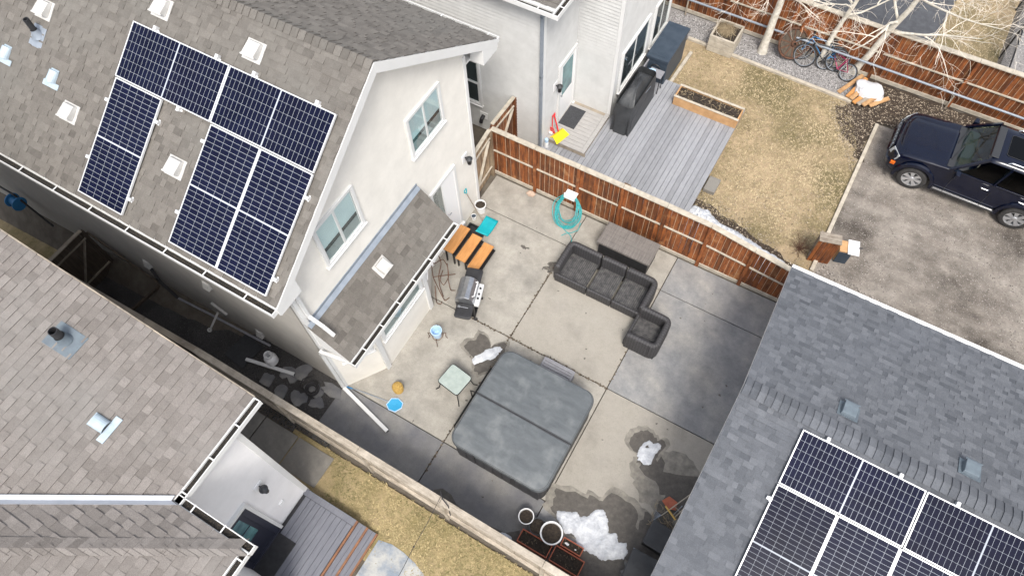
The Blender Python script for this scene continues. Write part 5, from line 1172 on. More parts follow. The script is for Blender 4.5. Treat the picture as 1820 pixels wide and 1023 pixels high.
# dark pads and tools at the garage wall
for k, (x0, x1, y0, y1, rz, z, lb) in enumerate(((.88, 1.42, 3.22, 3.78, -.04, .1, 'upper one of two black cushioned boxes under the garage eave'), (.78, 1.42, 2.35, 3.06, .03, .13, 'lower one of two black cushioned boxes under the garage eave'))):
    t = thing('black_box', lb, 'box', ((x0 + x1) / 2, (y0 + y1) / 2, 0), rz, 'black boxes under the garage eave'); w, d = (x1 - x0) / 2, (y1 - y0) / 2
    b = MB(); b.box(-w * .93, w * .93, -d * .93, d * .93, 0, .28); b.build('box_body', 'black', t, bevel=.015); b = MB(); pillow(b, rrect(-w, w, -d, d, .06), .28, .34, .015); b.build('lid', 'cover_black', t, smooth=True)
    b = MB(); b.tube([(-w, d * .98, .3), (w, d * .98, .3)], .012, 6); b.build('piping', 'metal_grey', t)
tl = thing('garden_rake', 'garden rake with pale handle leaning at the garage wall', 'rake', (1.2, 4.2, 0)); aT = (1.2, 4.2, 0)
MB().tube([(1.02, 4.0, .05), (1.42, 4.65, 1.25)], .012, 6).build('shaft', 'wood_pale', tl, aT); b = MB()
for k in range(9): a_ = k * .12 - .5; b.tube([(1.02, 4.0, .05), (.82 + .05 * math.cos(a_), 3.86 + k * .035 - .1, .012)], .004, 4)
b.build('rake_head', 'metal_grey', tl, aT)
tl = thing('push_broom', 'yellow bar tool with upright grey sticks beside the orange spade', 'tool', (1.25, 4.05, 0))
MB().tube([(1.0, 4.16, .3), (1.3, 4.0, .32)], .022, 8).build('bar', 'brass', tl, (1.25, 4.05, 0)); MB().tube([(1.27, 4.05, .3), (1.3, 4.1, 1.3)], .012, 6).build('stick', 'wood_pale', tl, (1.25, 4.05, 0)); MB().tube([(1.22, 4.07, .3), (1.24, 4.12, 1.1)], .01, 6).build('stick', 'metal_grey', tl, (1.25, 4.05, 0))
tl = thing('spade', 'orange bladed spade lying at the garage wall', 'spade', (1.05, 4.35, 0)); b = MB(); b.add([(.9, 4.3, .03), (1.0, 4.46, .06), (1.2, 4.42, .1), (1.24, 4.24, .1), (1.08, 4.2, .05), (1.06, 4.33, .02)], [(0, 1, 5), (1, 2, 5), (2, 3, 5), (3, 4, 5), (4, 0, 5)]); o = b.build('blade', 'terracotta', tl, (1.05, 4.35, 0)); o.modifiers.new('s', 'SOLIDIFY').thickness = .008
MB().tube([(1.2, 4.3, .1), (1.4, 4.15, .4)], .014, 6).build('shaft', 'wood_grey', tl, (1.05, 4.35, 0))
b = MB(); r_ = random.Random(77)
for k in range(26): x, y = r_.uniform(.85, 1.35), r_.uniform(3.75, 4.1); b.tube([(x, y, .01), (x + r_.uniform(-.1, .1), y + r_.uniform(-.1, .1), .05), (x + r_.uniform(-.2, .2), y + r_.uniform(-.2, .2), .03)], .004, 4)
tag(b.build('dead_plant', 'twine', at=(1.1, 3.9, 0)), 'dry spidery dead plant on the wet concrete above the black boxes', 'plant').location = (1.1, 3.9, 0)
# wrought iron tangle by the bay
it = thing('iron_trellis', 'bent rusty iron trellis leaning at the bay window corner', 'trellis', (-6.15, 6.35, 0)); aI = (-6.15, 6.35, 0)
r_ = random.Random(12)
loops = [[(-6.42, 6.5, .9), (-6.5, 6.62, 1.0), (-6.42, 6.75, .95), (-6.3, 6.65, .8), (-6.3, 6.45, .5), (-6.2, 6.3, .2), (-6.05, 6.2, .02)], [(-6.45, 6.45, .9), (-6.35, 6.3, .6), (-6.15, 6.2, .3), (-5.95, 6.1, .02), (-5.9, 6.25, .02)], [(-6.5, 6.6, .7), (-6.3, 6.75, .9), (-6.15, 6.7, .7), (-6.05, 6.5, .4), (-5.95, 6.4, .1), (-5.88, 6.5, .02)], [(-6.4, 6.35, .5), (-6.1, 6.55, .55), (-5.95, 6.7, .5)], [(-6.25, 6.2, .4), (-6.2, 6.1, .2), (-6.1, 5.95, .02), (-5.98, 5.98, .02), (-6.0, 6.05, .05)], [(-6.2, 6.75, .75), (-6.05, 6.55, .5), (-6.1, 6.35, .3), (-6.25, 6.4, .4), (-6.25, 6.6, .6)]]
for p in loops:
    q = []
    for i in range(len(p) - 1):
        for k in range(4): t = k / 4; q.append(Vector(p[i]).lerp(Vector(p[i + 1]), t))
    q.append(Vector(p[-1])); q = [q[0]] + [(q[i - 1] + q[i] * 2 + q[i + 1]) / 4 for i in range(1, len(q) - 1)] + [q[-1]]
    MB().tube(q, .011, 6).build('iron_rod', 'rust', it, aI, smooth=True)
b = MB(); b.tube([(-6.44, 6.45, .88), (-6.46, 6.68, .93)], .02, 6); b.build('binding', 'white_pl', it, aI)
b = MB(); b.box(-6.775, -6.69, 6.95, 7.06, 1.0, 1.25); tag(b.build('utility_box', 'vent_white', at=(-6.73, 7.0, 1.1), bevel=.008), 'white utility box on the cream wall between bay and stairs', 'utility box').location = (-6.73, 7.0, 1.1)
# ---------------------------------------------------------------- alley clutter
def ga_(x): return gz(x, 1) - .012
tk = thing('propane_tank', 'pale round propane tank standing in the shaded alley', 'tank', (-8.72, 2.62, 0)); b = MB(); b.lathe([(0, .03), (.1, .03), (.15, .08), (.155, .25), (.13, .33), (.06, .38), (0, .385)], n=24); b.build('tank_body', 'white_pl', tk, smooth=True)
b = MB(); b.lathe([(.1, .36), (.1, .46), (.09, .46), (.09, .36)], n=20); b.build('collar', 'white_pl', tk, smooth=True); b = MB(); b.lathe([(.04, .38), (.04, .44), (0, .44)], n=10); b.build('valve', 'steel', tk); b = MB(); b.lathe([(.1, 0), (.1, .05)], n=18); b.build('foot_ring', 'white_pl', tk)
t = thing('downspout_offcut', 'loose white downspout length lying in the alley by the propane tank', 'downspout', (-9.34, 2.33, 0)); b = MB(); b.beam((0, 0, .04), (1.3, .28, .05), .085, .06); b.build('channel', 'trim', t, bevel=.008); b = MB(); b.beam((1.29, .278, .05), (1.305, .281, .05), .065, .04).build('open_end', 'black', t)
t = thing('hose_coil', 'coil of black hose on a flat stone in the dark alley', 'hose', (-7.42, 2.52, 0)); b = MB(); pts = [(.13 * (1 + .3 * math.sin(k * .11)) * math.cos(k * .35), .13 * (1 + .3 * math.sin(k * .11)) * math.sin(k * .35), .04 + k * .0012) for k in range(90)]; b.tube(pts, .016, 6); b.build('coil', 'cable', t, smooth=True); b = MB(); b.tube([(-.1, -.1, .03), (-.32, -.1, .02), (-.38, .1, .02), (-.2, .3, .02)], .014, 6); b.build('tail', 'cable', t)
r_ = random.Random(8)
for k, (x, y) in enumerate(((-7.9, 2.75), (-7.6, 2.2), (-7.15, 2.3), (-7.05, 2.75), (-7.45, 2.55), (-8.2, 2.55), (-8.1, 2.1), (-8.55, 2.2))):
    t = MB(); t.prism(blob(0, 0, r_.uniform(.17, .27), r_.uniform(.13, .2), 14, k * 2.3, .5), -.02, .02); o = t.build('stepping_stone', 'conc_dark', bevel=.01); o.location = (x, y, 0); tag(o, 'irregular flat dark stone laid in the alley gravel', 'stepping stone', 'flat stones in the alley')
o = MB().box(-.34, .34, -.36, .36, 0, .014).build('rubber_mat', 'black', bevel=.004); o.location = (-9.6, 2.5, ga_(-9.6) + .03); o.rotation_euler = (0, R(-5), R(-8)); tag(o, 'black rubber sheet lying across the alley gravel', 'mat')
pp = thing('plumbing_pipe', 'pale pipe running along the foot of the shaded house wall', 'pipe', (-10.5, 2.85, 0)); app = (-10.5, 2.85, 0)
MB().tube([(-12.1, 2.8, -.1), (-11.0, 2.82, .1), (-9.4, 2.86, .2), (-8.95, 2.88, .22)], .03, 8).build('pipe', 'plastic_grey', pp, app, smooth=True); MB().tube([(-10.62, 2.5, .1), (-10.5, 2.88, .5), ], .028, 8).build('branch', 'vent_white', pp, app); MB().tube([(-10.66, 2.96, .75), (-10.3, 2.96, .45)], .035, 8).build('tee', 'vent_white', pp, app); MB().lathe([(.03, 0), (.055, .0), (.055, .05), (.03, .05)], -10.62, 2.48, 12, zb=.08).build('end_cap', 'vent_white', pp, app); MB().tube([(-12.1, 2.8, -.1), (-12.5, 2.85, .3), (-12.7, 2.95, .7)], .04, 8).build('riser', 'cable', pp, app)
def wallvent(x, z, label):
    t = thing('wall_vent', label, 'vent', (x, 3.0, z), 0, 'vents on the shaded house wall'); b = MB(); b.add([(-.1, 0, -.1), (.1, 0, -.1), (.1, 0, .12), (-.1, 0, .12), (-.1, -.1, -.1), (.1, -.1, -.1), (.08, -.03, .12), (-.08, -.03, .12)], [(4, 5, 6, 7), (0, 4, 7, 3), (1, 2, 6, 5), (2, 3, 7, 6), (0, 1, 5, 4)]); b.build('hood', 'vent_white', t, bevel=.008); MB().box(-.12, .12, -.012, 0, -.12, .14).build('base_plate', 'vent_white', t, bevel=.004)
wallvent(-10.1, 2.1, 'white hooded vent high on the shaded wall above the pipe'); wallvent(-12.75, .85, 'white hooded vent on the shaded wall above the black riser'); wallvent(-9.3, .35, 'white hooded vent low on the shaded wall beside the propane tank')
hr = thing('hose_reel', 'blue hose reel on the shaded wall at the left edge', 'hose reel', (-17.5, 2.7, .6)); b = MB(); b.lathe([(.0, -.16), (.2, -.16), (.2, -.13), (.13, -.12), (.13, .12), (.2, .13), (.2, .16), (0, .16)], n=20, M=Matrix.Rotation(R(90), 4, 'Y')); b.build('drum', 'blue', hr, smooth=True)
MB().tube([(-.7, .1, .2), (.0, .1, .2), (.9, .05, -.6)], .03, 6).build('pipe', 'black', hr)
wb = thing('wheelie_bin', 'dark bin standing beyond the old alley gate', 'bin', (-15.45, 2.45, -1.1)); b = MB(); b.prism([(-.25, -.3), (.25, -.3), (.25, .3), (-.25, .3)], 0, .95); b.build('bin_body', 'cover_black', wb, bevel=.03); b = MB(); b.box(-.28, .28, -.33, .33, .95, 1.0); b.build('lid', 'black', wb, bevel=.02)
# side yard grass at the far left
o = sheet('lawn', [(-24, 1.2), (-15.4, 1.2), (-15.4, 3.0), (-24, 3.0)], 0, 'lawn_green'); 
for v in o.data.vertices: v.co.z = gz(v.co.x, 1) + .0
# ---------------------------------------------------------------- things on the neighbour's deck
cg = thing('covered_grill', 'tall grill under a black fabric cover on the pale grey deck', 'covered grill', (-4.43, 13.85, .3))
b = MB(); nx_, nz_ = 44, 12; ring = rrect(-.29, .29, -.88, .88, .12, 5); n_ = len(ring)
for k in range(nz_ + 1):
    f = k / nz_; z = 1.12 * f
    for i, (x, y) in enumerate(ring):
        w = 1 + (1 - f) * (.05 * math.sin(i * 1.9) + .04 * noise.noise(Vector((i * .8, f * 2, 1)))) - .1 * f * f; sh_ = (1 - .35 * max(0, abs(y) - .45) / .45) if f > .8 else 1
        b.v.append(Vector((x * w, y * w, z * (sh_ if f > .99 else 1) + .012 * noise.noise(Vector((i, k, 2))))))
for k in range(nz_):
    for i in range(n_): b.f.append([k * n_ + i, k * n_ + (i + 1) % n_, (k + 1) * n_ + (i + 1) % n_, (k + 1) * n_ + i]); b.m.append(0); b.a.append(.5)
o = nz_ * n_
for f, dz in ((.75, .06), (.4, .1), (.1, .11)):
    for i, (x, y) in enumerate(ring): sh_ = 1 - .35 * max(0, abs(y * f) - .45) / .45; b.v.append(Vector((x * f * .9, y * f * .93, (1.12 + dz) * sh_ + .02 * noise.noise(Vector((x * 9, y * 5, f))))))
for q in range(3):
    for i in range(n_): b.f.append([o + q * n_ + i, o + q * n_ + (i + 1) % n_, o + (q + 1) * n_ + (i + 1) % n_, o + (q + 1) * n_ + i]); b.m.append(0); b.a.append(.5)
b.f.append([o + 3 * n_ + i for i in range(n_)]); b.m.append(0); b.a.append(.5)
b.build('fabric_cover', 'cover_black', cg, smooth=True)
b = MB(); b.tube([(.02, -.2, 1.23), (.02, -.18, 1.27), (.02, .18, 1.27), (.02, .2, 1.23)], .014, 6); b.build('top_handle', 'dark_trim', cg); b = MB(); b.tube([(.29, .0, .95), (.3, .35, .9)], .006, 5); b.build('seam_piping', 'metal_grey', cg)
nb_ = thing('storage_box', 'large navy storage box at the corner of the white sided house', 'storage box', (-4.42, 16.0, 0))
b = MB(); b.box(-.3, .32, -.72, .78, .05, 1.12); b.build('box_body', 'navy', nb_, bevel=.02); b = MB(); b.box(-.335, .35, -.76, .82, 1.12, 1.21); b.box(-.25, .2, -.65, .72, 1.21, 1.222); b.build('lid', 'navy', nb_, bevel=.02)
b = MB(); b.tube([(.0 + .13 * math.cos(k * .5), -.74, .85 + .1 * math.sin(k * .5)) for k in range(13)], .012, 6); b.build('hoop_handle', 'black', nb_)
t = thing('side_table', 'small grey folding table between the covered grill and the navy box', 'table', (-4.3, 14.98, .3)); MB().box(-.2, .22, -.16, .16, .62, .65).build('tabletop', 'plastic_grey', t, bevel=.008)
for x in (-.17, .19):
    for y in (-.13, .13): MB().tube([(x, y, 0), (x, y, .62)], .012, 6).build('leg', 'black_metal', t)
b = MB(); b.box(-.02, .02, -.3, .3, 0, .75); o = b.build('leaning_board', 'plastic_grey', bevel=.006); o.location = (-4.78, 15.05, .3); o.rotation_euler = (0, R(8), 0); tag(o, 'grey board leaning on the white siding below the window', 'board')
boulder('rag', 'crumpled pale blue rag on top of the small grey folding table', 'rag', (-4.42, 14.95, .99), .1, 'blue_pl', 8, (1.2, .9, .5))
pb = thing('planter_box', 'long pine planter box of dark soil at the deck edge', 'planter', (-2.6, 14.95, .3)); apb = (-2.6, 14.95, .3)
b = MB(); x0, x1, y0, y1 = -3.55, -1.62, 14.72, 15.24; w = .04
b = MB(); b.box(x0, x1, y0, y0 + w, .3, .62); b.box(x0, x1, y1 - w, y1, .3, .62); b.box(x0, x0 + w, y0 + w, y1 - w, .3, .62); b.box(x1 - w, x1, y0 + w, y1 - w, .3, .62); b.build('side_board', 'wood_new', pb, apb, bevel=.006).name = 'planter_wall'
b = MB(); b.box(x0 - .015, x1 + .015, y0 - .015, y0 + .06, .622, .64); b.box(x0 - .015, x1 + .015, y1 - .06, y1 + .015, .622, .64); b.build('top_trim', 'wood_pale', pb, apb, bevel=.004)
q = MB(); r_ = random.Random(4); q.box(x0 + w, x1 - w, y0 + w, y1 - w, .32, .56)
for k in range(260): x, y, s = r_.uniform(x0 + .07, x1 - .07), r_.uniform(y0 + .07, y1 - .07), r_.uniform(.008, .03); q.box(x - s, x + s, y - s, y + s, .55, .56 + s)
q.build('soil', 'soil', pb, apb)
g = MB()
for k in range(60):
    x, y = r_.uniform(x0 + .1, x1 - .1), r_.uniform(y0 + .08, y1 - .08); p = Vector((x, y, .56)); pts = [p]
    for j in range(3): p = p + Vector((r_.uniform(-.06, .06), r_.uniform(-.06, .06), r_.uniform(.0, .06))); pts.append(p)
    g.tube(pts, .005, 4)
g.build('dead_stems', 'twine', pb, apb)
for x, y in ((-2.95, 15.2), (-2.2, 15.15), (-1.9, 15.1)): pass
wp = thing('planter_box', 'square weathered planter with dead grass standing in the gravel bed', 'planter', (-3.2, 17.95, 0)); awp = (-3.2, 17.95, 0)
x0, x1, y0, y1 = -3.62, -2.82, 17.55, 18.4; w = .06; b = MB()
for z0 in (0, .2, .4): b.box(x0, x1, y0, y0 + w, z0, z0 + .19); b.box(x0, x1, y1 - w, y1, z0, z0 + .19); b.box(x0, x0 + w, y0 + w, y1 - w, z0, z0 + .19); b.box(x1 - w, x1, y0 + w, y1 - w, z0, z0 + .19)
b.build('planter_wall', 'wood_pale', wp, awp, bevel=.012); MB().box(x0 + w, x1 - w, y0 + w, y1 - w, .1, .5).build('soil', 'soil', wp, awp)
g = MB()
for k in range(420):
    a_ = r_.uniform(0, 6.28); l = r_.uniform(.12, .3); cx, cy = -3.3 + r_.gauss(0, .09), 18.0 + r_.gauss(0, .1); g.tube([(cx, cy, .5), (cx + .4 * l * math.cos(a_), cy + .4 * l * math.sin(a_), .5 + .16), (cx + l * math.cos(a_), cy + l * math.sin(a_), .52 + r_.uniform(0, .1))], .003, 3, cap=False)
g.build('dead_grass', 'twine', wp, awp)
# toys at the landing
t = thing('snow_shovel', 'red handled toy shovel with yellow blade lying on the warm grey landing', 'shovel', (-5.85, 12.0, .47)); q0, q1 = Vector((-6.05, 12.1, .95)), Vector((-5.85, 12.0, .53))
o = MB().tube([q0, q1], .02, 8).build('shaft', 'red', t, (-5.85, 12.0, .47)); MB().tube([q0, q0 + Vector((-.02, -.06, .08)), q0 + Vector((-.02, .05, .1)), q0], .018, 6).build('grip', 'red', t, (-5.85, 12.0, .47))
b = MB(); b.add([(-6.0, 11.74, .5), (-5.84, 12.2, .52), (-5.56, 12.1, .5), (-5.7, 11.62, .49), (-5.9, 11.75, .56), (-5.78, 12.14, .58)], [(0, 1, 5, 4), (4, 5, 2, 3)]); o = b.build('blade', 'yellow', t, (-5.85, 12.0, .47)); o.modifiers.new('s', 'SOLIDIFY').thickness = .012
t = thing('toy_shovel', 'small red plastic scoop standing beside the yellow bladed shovel', 'shovel', (-6.02, 12.0, .47)); b = MB(); b.add([(-6.08, 11.92, .72), (-5.95, 11.9, .72), (-5.92, 11.93, .5), (-6.08, 11.95, .48)], [(0, 1, 2, 3)]); o = b.build('blade', 'red', t, (-6.02, 12.0, .47)); o.modifiers.new('s', 'SOLIDIFY').thickness = .012; MB().tube([(-6.02, 11.92, .7), (-6.06, 12.0, 1.1)], .015, 6).build('shaft', 'red', t, (-6.02, 12.0, .47))
t = thing('spray_bottle', 'white bottle with blue cap beside the grey downspout', 'bottle', (-6.0, 11.56, .3)); MB().lathe([(0, 0), (.055, 0), (.06, .16), (.04, .22), (.025, .24), (0, .24)], n=16).build('bottle_body', 'white_pl', t, smooth=True); MB().lathe([(.05, .2), (.055, .3), (.03, .33), (0, .33)], n=14).build('cap', 'blue_pl', t, smooth=True)
o = MB().box(-.05, .05, -.03, .03, 0, .06).build('white_cup', 'white_pl', bevel=.012); o.location = (-6.05, 11.9, .475); tag(o, 'small white cup on the landing behind the blue capped bottle', 'cup')
t = thing('post_cap_seat', 'weathered brown wooden block with a white hoop at the deck edge by the fence', 'block', (-3.35, 11.2, .3)); b = MB(); b.add([(-.13, -.1, 0), (.13, -.1, 0), (.13, .1, 0), (-.13, .1, 0), (-.08, 0, .42), (.1, 0, .42)], [(0, 1, 5, 4), (2, 3, 4, 5), (1, 2, 5), (3, 0, 4), (3, 2, 1, 0)]); b.build('block_body', 'wood_gate', t, bevel=.01)
MB().tube([(.1, -.05, .4), (.25, -.05, .42), (.38, -.05, .35), (.45, -.05, .2)], .012, 6).build('hoop', 'white_pl', t)
# wooden screen and box at the driveway corner
sc = thing('wood_screen', 'small brown wooden screen with weathered slat top at the end of the snow strip', 'screen', (1.85, 11.9, 0)); asc = (1.85, 11.9, 0)
b = MB(); p0_, p1_ = Vector((1.6, 11.78, 0)), Vector((2.12, 11.92, 0)); d_ = (p1_ - p0_)
for k in range(5): a_, c_ = p0_ + d_ * (k / 5 + .01), p0_ + d_ * ((k + 1) / 5 - .01); m_ = (a_ + c_) / 2; b.beam(m_, m_ + Vector((0, 0, .95)), (c_ - a_).length, .025, up=Vector((-d_.y, d_.x, 0)))
b.build('board_panel', 'cedar', sc, asc, bevel=.004); b = MB()
for k in range(3): n_ = Vector((-d_.y, d_.x, 0)).normalized() * (.0 + .1 * k); b.beam(p0_ + n_ + Vector((0, 0, .97)), p1_ + n_ + Vector((0, 0, .97)), .09, .025)
b.build('slat', 'wood_grey', sc, asc, bevel=.004).name = 'slat_top'; b = MB(); b.beam((1.62, 11.8, .0), (1.62, 12.05, 0.02), .05, .05); b.beam(p0_ + Vector((0, .28, .02)), p0_ + Vector((0, .28, .95)), .05, .05); b.build('frame', 'wood_grey', sc, asc)
bx_ = thing('plywood_box', 'plywood box with white lid and dark blue side against the wooden screen', 'box', (2.33, 12.25, 0), .25); MB().box(-.17, .14, -.14, .2, .02, .5).build('box_body', 'wood_new', bx_, bevel=.006); MB().box(-.165, .135, -.16, -.142, .0, .46).build('side_panel', 'navy', bx_); o = MB().box(.02, .3, -.2, .24, .5, .53).build('lid', 'white_pl', bx_, bevel=.006); MB().tube([(.28, .02, .55), (.36, .03, .56)], .018, 6).build('handle', 'black', bx_)
# dead shrub
def shrub(name, label, loc, n, rad, h, seed, m='twine', r0=.006):
    r_ = random.Random(seed); g = MB()
    for k in range(n):
        a_ = r_.uniform(0, 6.28); e = r_.uniform(.2, 1.2); p = Vector((0, 0, .0)); d_ = Vector((math.cos(a_) * math.cos(e), math.sin(a_) * math.cos(e), math.sin(e))); pts = [p]; L_ = rad * r_.uniform(.6, 1.1)
        for j in range(4): d_ = (d_ + Vector((r_.uniform(-.4, .4), r_.uniform(-.4, .4), r_.uniform(-.35, .2)))).normalized(); p = p + d_ * L_ / 4; p.z = max(p.z, .01); pts.append(p)
        g.tube(pts, [r0, r0 * .8, r0 * .6, r0 * .5, r0 * .3], 4)
        for j in (2, 3): q = pts[j]; g.tube([q, q + Vector((r_.uniform(-.1, .1), r_.uniform(-.1, .1), r_.uniform(-.05, .1)))], r0 * .4, 3)
    t = thing(name, label, 'shrub', loc); g.build('branches', m, t); return t
shrub('dead_shrub', 'tangled dead shrub at the end of the dirty snow strip', (1.35, 12.0, 0), 46, .5, .5, 5, 'rust'); 
# wagon wheel
ww = thing('wagon_wheel', 'old rusty wagon wheel leaning between the pale tree trunks', 'wheel', (-1.3, 18.55, .47)); Mw = Matrix.Rotation(R(-38), 4, 'X') @ Matrix.Rotation(R(28), 4, 'Z')
def wM(mb, name, m, par, MM, **k):
    for i, v in enumerate(mb.v): mb.v[i] = MM @ v
    return mb.build(name, m, par, **k)
b = MB(); b.tube([(.44 * math.cos(k * math.pi / 20), 0, .44 * math.sin(k * math.pi / 20)) for k in range(40)], .035, 6, closed=True); wM(b, 'rim', 'rust', ww, Mw)
for k in range(10): a_ = k * math.pi / 5; wM(MB().beam((.07 * math.cos(a_), 0, .07 * math.sin(a_)), (.42 * math.cos(a_), 0, .42 * math.sin(a_)), .05, .035), 'spoke', 'rust', ww, Mw)
wM(MB().lathe([(0, .0), (.4, .0), (.4, .012), (0, .012)], n=20, M=Matrix.Rotation(R(90), 4, 'X')), 'plank_disc', 'wood_dark', ww, Mw)
wM(MB().lathe([(.04, -.1), (.08, -.08), (.08, .08), (.04, .1)], n=16, M=Matrix.Rotation(R(90), 4, 'X')), 'hub', 'rust', ww, Mw)
# bicycles
def bike(label, loc, rz, lean, s, fm, wheel_r=.33, steer=0, accent='red'):
    t = thing('bicycle', label, 'bicycle', loc, rz, 'bicycles in the gravel bed'); ML = Matrix.Rotation(lean, 4, 'X'); wb_ = 1.02 * s; r_ = wheel_r
    def wheel(x, st):
        MW = ML @ Matrix.Translation((x, 0, r_)) @ Matrix.Rotation(st, 4, 'Z'); b = MB(); b.tube([(r_ * math.cos(k * math.pi / 14), 0, r_ * math.sin(k * math.pi / 14)) for k in range(28)], .02, 6, closed=True); w = wM(b, 'wheel', 'rubber', t, MW, smooth=True)
        b = MB(); b.tube([((r_ - .03) * math.cos(k * math.pi / 14), 0, (r_ - .03) * math.sin(k * math.pi / 14)) for k in range(28)], .009, 5, closed=True)
        wM(b, 'rim', 'metal_grey', w, MW); b = MB()
        for k in range(14): a_ = k * math.pi / 7; b.tube([(0, .02 * (-1) ** k, 0), ((r_ - .03) * math.cos(a_), 0, (r_ - .03) * math.sin(a_))], .002, 3, cap=False)
        wM(b, 'spokes', 'alu', w, MW)
    wheel(-wb_ / 2, 0); wheel(wb_ / 2, steer)
    bb_, st_, hd_, rr_, ff_ = Vector((-.08 * s, 0, .28 * s)), Vector((-.25 * s, 0, .78 * s)), Vector((.32 * s, 0, .8 * s)), Vector((-wb_ / 2, 0, r_)), Vector((wb_ / 2, 0, r_))
    b = MB()
    for p, q in ((bb_, st_), (bb_, hd_ - Vector((0, 0, .08))), (st_ * .9 + hd_ * .1 - Vector((0, 0, .04)), hd_)): b.tube([p, q], .02, 8)
    for sy in (-.05, .05): b.tube([bb_, rr_ + Vector((0, sy, 0))], .011, 6); b.tube([st_ - Vector((0, 0, .08)), rr_ + Vector((0, sy, 0))], .01, 6)
    wM(b, 'frame', fm, t, ML)
    b = MB(); b.tube([hd_, hd_ + Vector((.05, 0, -.12))], .022, 8)
    for sy in (-.05, .05): b.tube([hd_ + Vector((.05, sy, -.15)), ff_ + Vector((0, sy, 0))], .013, 6)
    wM(b, 'fork', accent, t, ML)
    b = MB(); b.tube([hd_ + Vector((.0, 0, .12)), hd_ + Vector((0.03, 0, .14))], .02, 6); b.tube([hd_ + Vector((-.06, -.28, .16)), hd_ + Vector((.04, -.12, .13)), hd_ + Vector((.04, .12, .13)), hd_ + Vector((-.06, .28, .16))], .012, 6); b.tube([hd_, hd_ + Vector((0, 0, .13))], .014, 6); wM(b, 'handlebar', 'black_metal', t, ML)
    b = MB(); pillow(b, [(-.36 * s, -.05), (-.36 * s, .05), (-.28 * s, .07), (-.1 * s, .02), (-.1 * s, -.02), (-.28 * s, -.07)], .84 * s, .89 * s, .01); wM(b, 'saddle', 'black', t, ML); b = MB(); b.tube([st_, st_ + Vector((0, 0, .08 * s))], .012, 6); wM(b, 'seat_post', 'alu', t, ML)
    b = MB(); b.lathe([(.07, -.01), (.08, 0), (.07, .01)], n=16, M=Matrix.Translation(bb_ + Vector((0, -.05, 0))) @ Matrix.Rotation(R(90), 4, 'X')); b.tube([bb_ + Vector((0, -.07, 0)), bb_ + Vector((.1, -.08, -.12))], .01, 6); wM(b, 'crank', 'black_metal', t, ML)
    return t
bike('bicycle with black tyres lying forward in the gravel, nearest the lawn edging', (-.35, 18.42, 0), R(196), R(22), .95, 'cover_black', .34, R(-25), 'black_metal')
bike('blue framed bicycle standing just behind the black tyred one', (-.5, 18.62, 0), R(188), R(12), 1.0, 'blue', .34, R(10), 'blue')
bike('small magenta and blue child bicycle nearest the firewood planks', (.1, 18.4, 0), R(170), R(40), .75, 'pink', .25, R(20), 'blue')
# firewood planks and tarp
for k, (x, y, l, rz, m, lb) in enumerate(((.72, 18.2, .8, 62, 'firewood', 'leaning tan plank nearest the bicycles'), (.92, 18.1, .75, 72, 'wood_orange', 'orange brown plank propped at the tree foot'), (1.0, 17.85, .5, 68, 'firewood', 'short tan plank under the left edge of the white tarp'), (1.14, 17.8, .5, 66, 'wood_orange', 'orange plank under the middle of the white tarp'), (1.28, 17.76, .5, 62, 'wood_grey', 'grey plank in the row below the white tarp'), (1.42, 17.76, .5, 60, 'firewood', 'rightmost plank of the row below the white tarp'), (1.66, 17.9, .55, 50, 'wood_new', 'lone plank lying on the leaf litter right of the tarp'))):
    b = MB(); l *= 1.15; b.box(-l / 2, l / 2, -.062, .062, -.02, .02); o = b.build('firewood_plank', m, bevel=.005); o.location = (x, y, .1 + .03 * (k % 3)); o.rotation_euler = (0, R(-12 if k < 2 else -6), R(rz)); tag(o, lb, 'plank', 'planks at the gravel bed')
boulder('tarp', 'bulging white tarp draped over the plank pile under the trees', 'tarp', (1.27, 18.12, .16), .42, 'tarp', 3, (1.1, .75, .5))
# ---------------------------------------------------------------- bare trees
def tree(label, base, lean, h, r0, seed, n1=13, zlow=.38):
    r_ = random.Random(seed); t = thing('bare_tree', label, 'tree', base, 0, 'bare pale trees along the far fence'); tr_ = MB(); pts = []; rs = []
    p = Vector((0, 0, -.05)); d_ = Vector((lean[0], lean[1], 1)).normalized(); N = 14
    for k in range(N + 1):
        pts.append(p.copy()); rs.append(r0 * (1 - .8 * k / N) * (1.25 if k == 0 else 1)); p = p + (d_ + Vector((r_.uniform(-.06, .06), r_.uniform(-.06, .06), 0))) * h / N
    tr_.tube(pts, rs, 10); tr_.build('trunk', 'bark', t, smooth=True)
    tw = MB(); br_ = MB()
    def grow(p, d, L, r, depth):
        n = 5; q = [p]; rs_ = [r]
        for k in range(n):
            d = (d + Vector((r_.uniform(-.28, .28), r_.uniform(-.28, .28), r_.uniform(-.2, .2)))).normalized(); p = p + d * L / n; q.append(p); rs_.append(r * (1 - .7 * (k + 1) / n))
        (br_ if depth == 0 else tw).tube(q, rs_, 6 if depth == 0 else 4 if depth == 1 else 3, cap=False)
        if depth >= 3: return
        for k in range((5, 5, 3)[depth]):
            i = r_.randint(1, n); b_ = (q[i] - q[i - 1]).normalized(); sd_ = b_.cross(Vector((r_.gauss(0, 1), r_.gauss(0, 1), r_.gauss(0, 1)))).normalized()
            grow(q[i], (b_ * .75 + sd_ * .75 + Vector((0, 0, .05))).normalized(), L * r_.uniform(.4, .65), max(rs_[i] * .6, .0036), depth + 1)
    for k in range(n1):
        f = zlow + (1 - zlow) * (k + .5) / n1; i = min(N, int(f * N)); a_ = k * 2.4 + r_.uniform(-.4, .4); e = r_.uniform(.12, .6)
        grow(pts[i], Vector((math.cos(a_) * math.cos(e), math.sin(a_) * math.cos(e), math.sin(e))), h * (.47 - .2 * f) * r_.uniform(.85, 1.2), rs[i] * .5, 0)
    br_.build('limbs', 'bark', t, smooth=True); tw.build('twigs', 'twig', t); return t
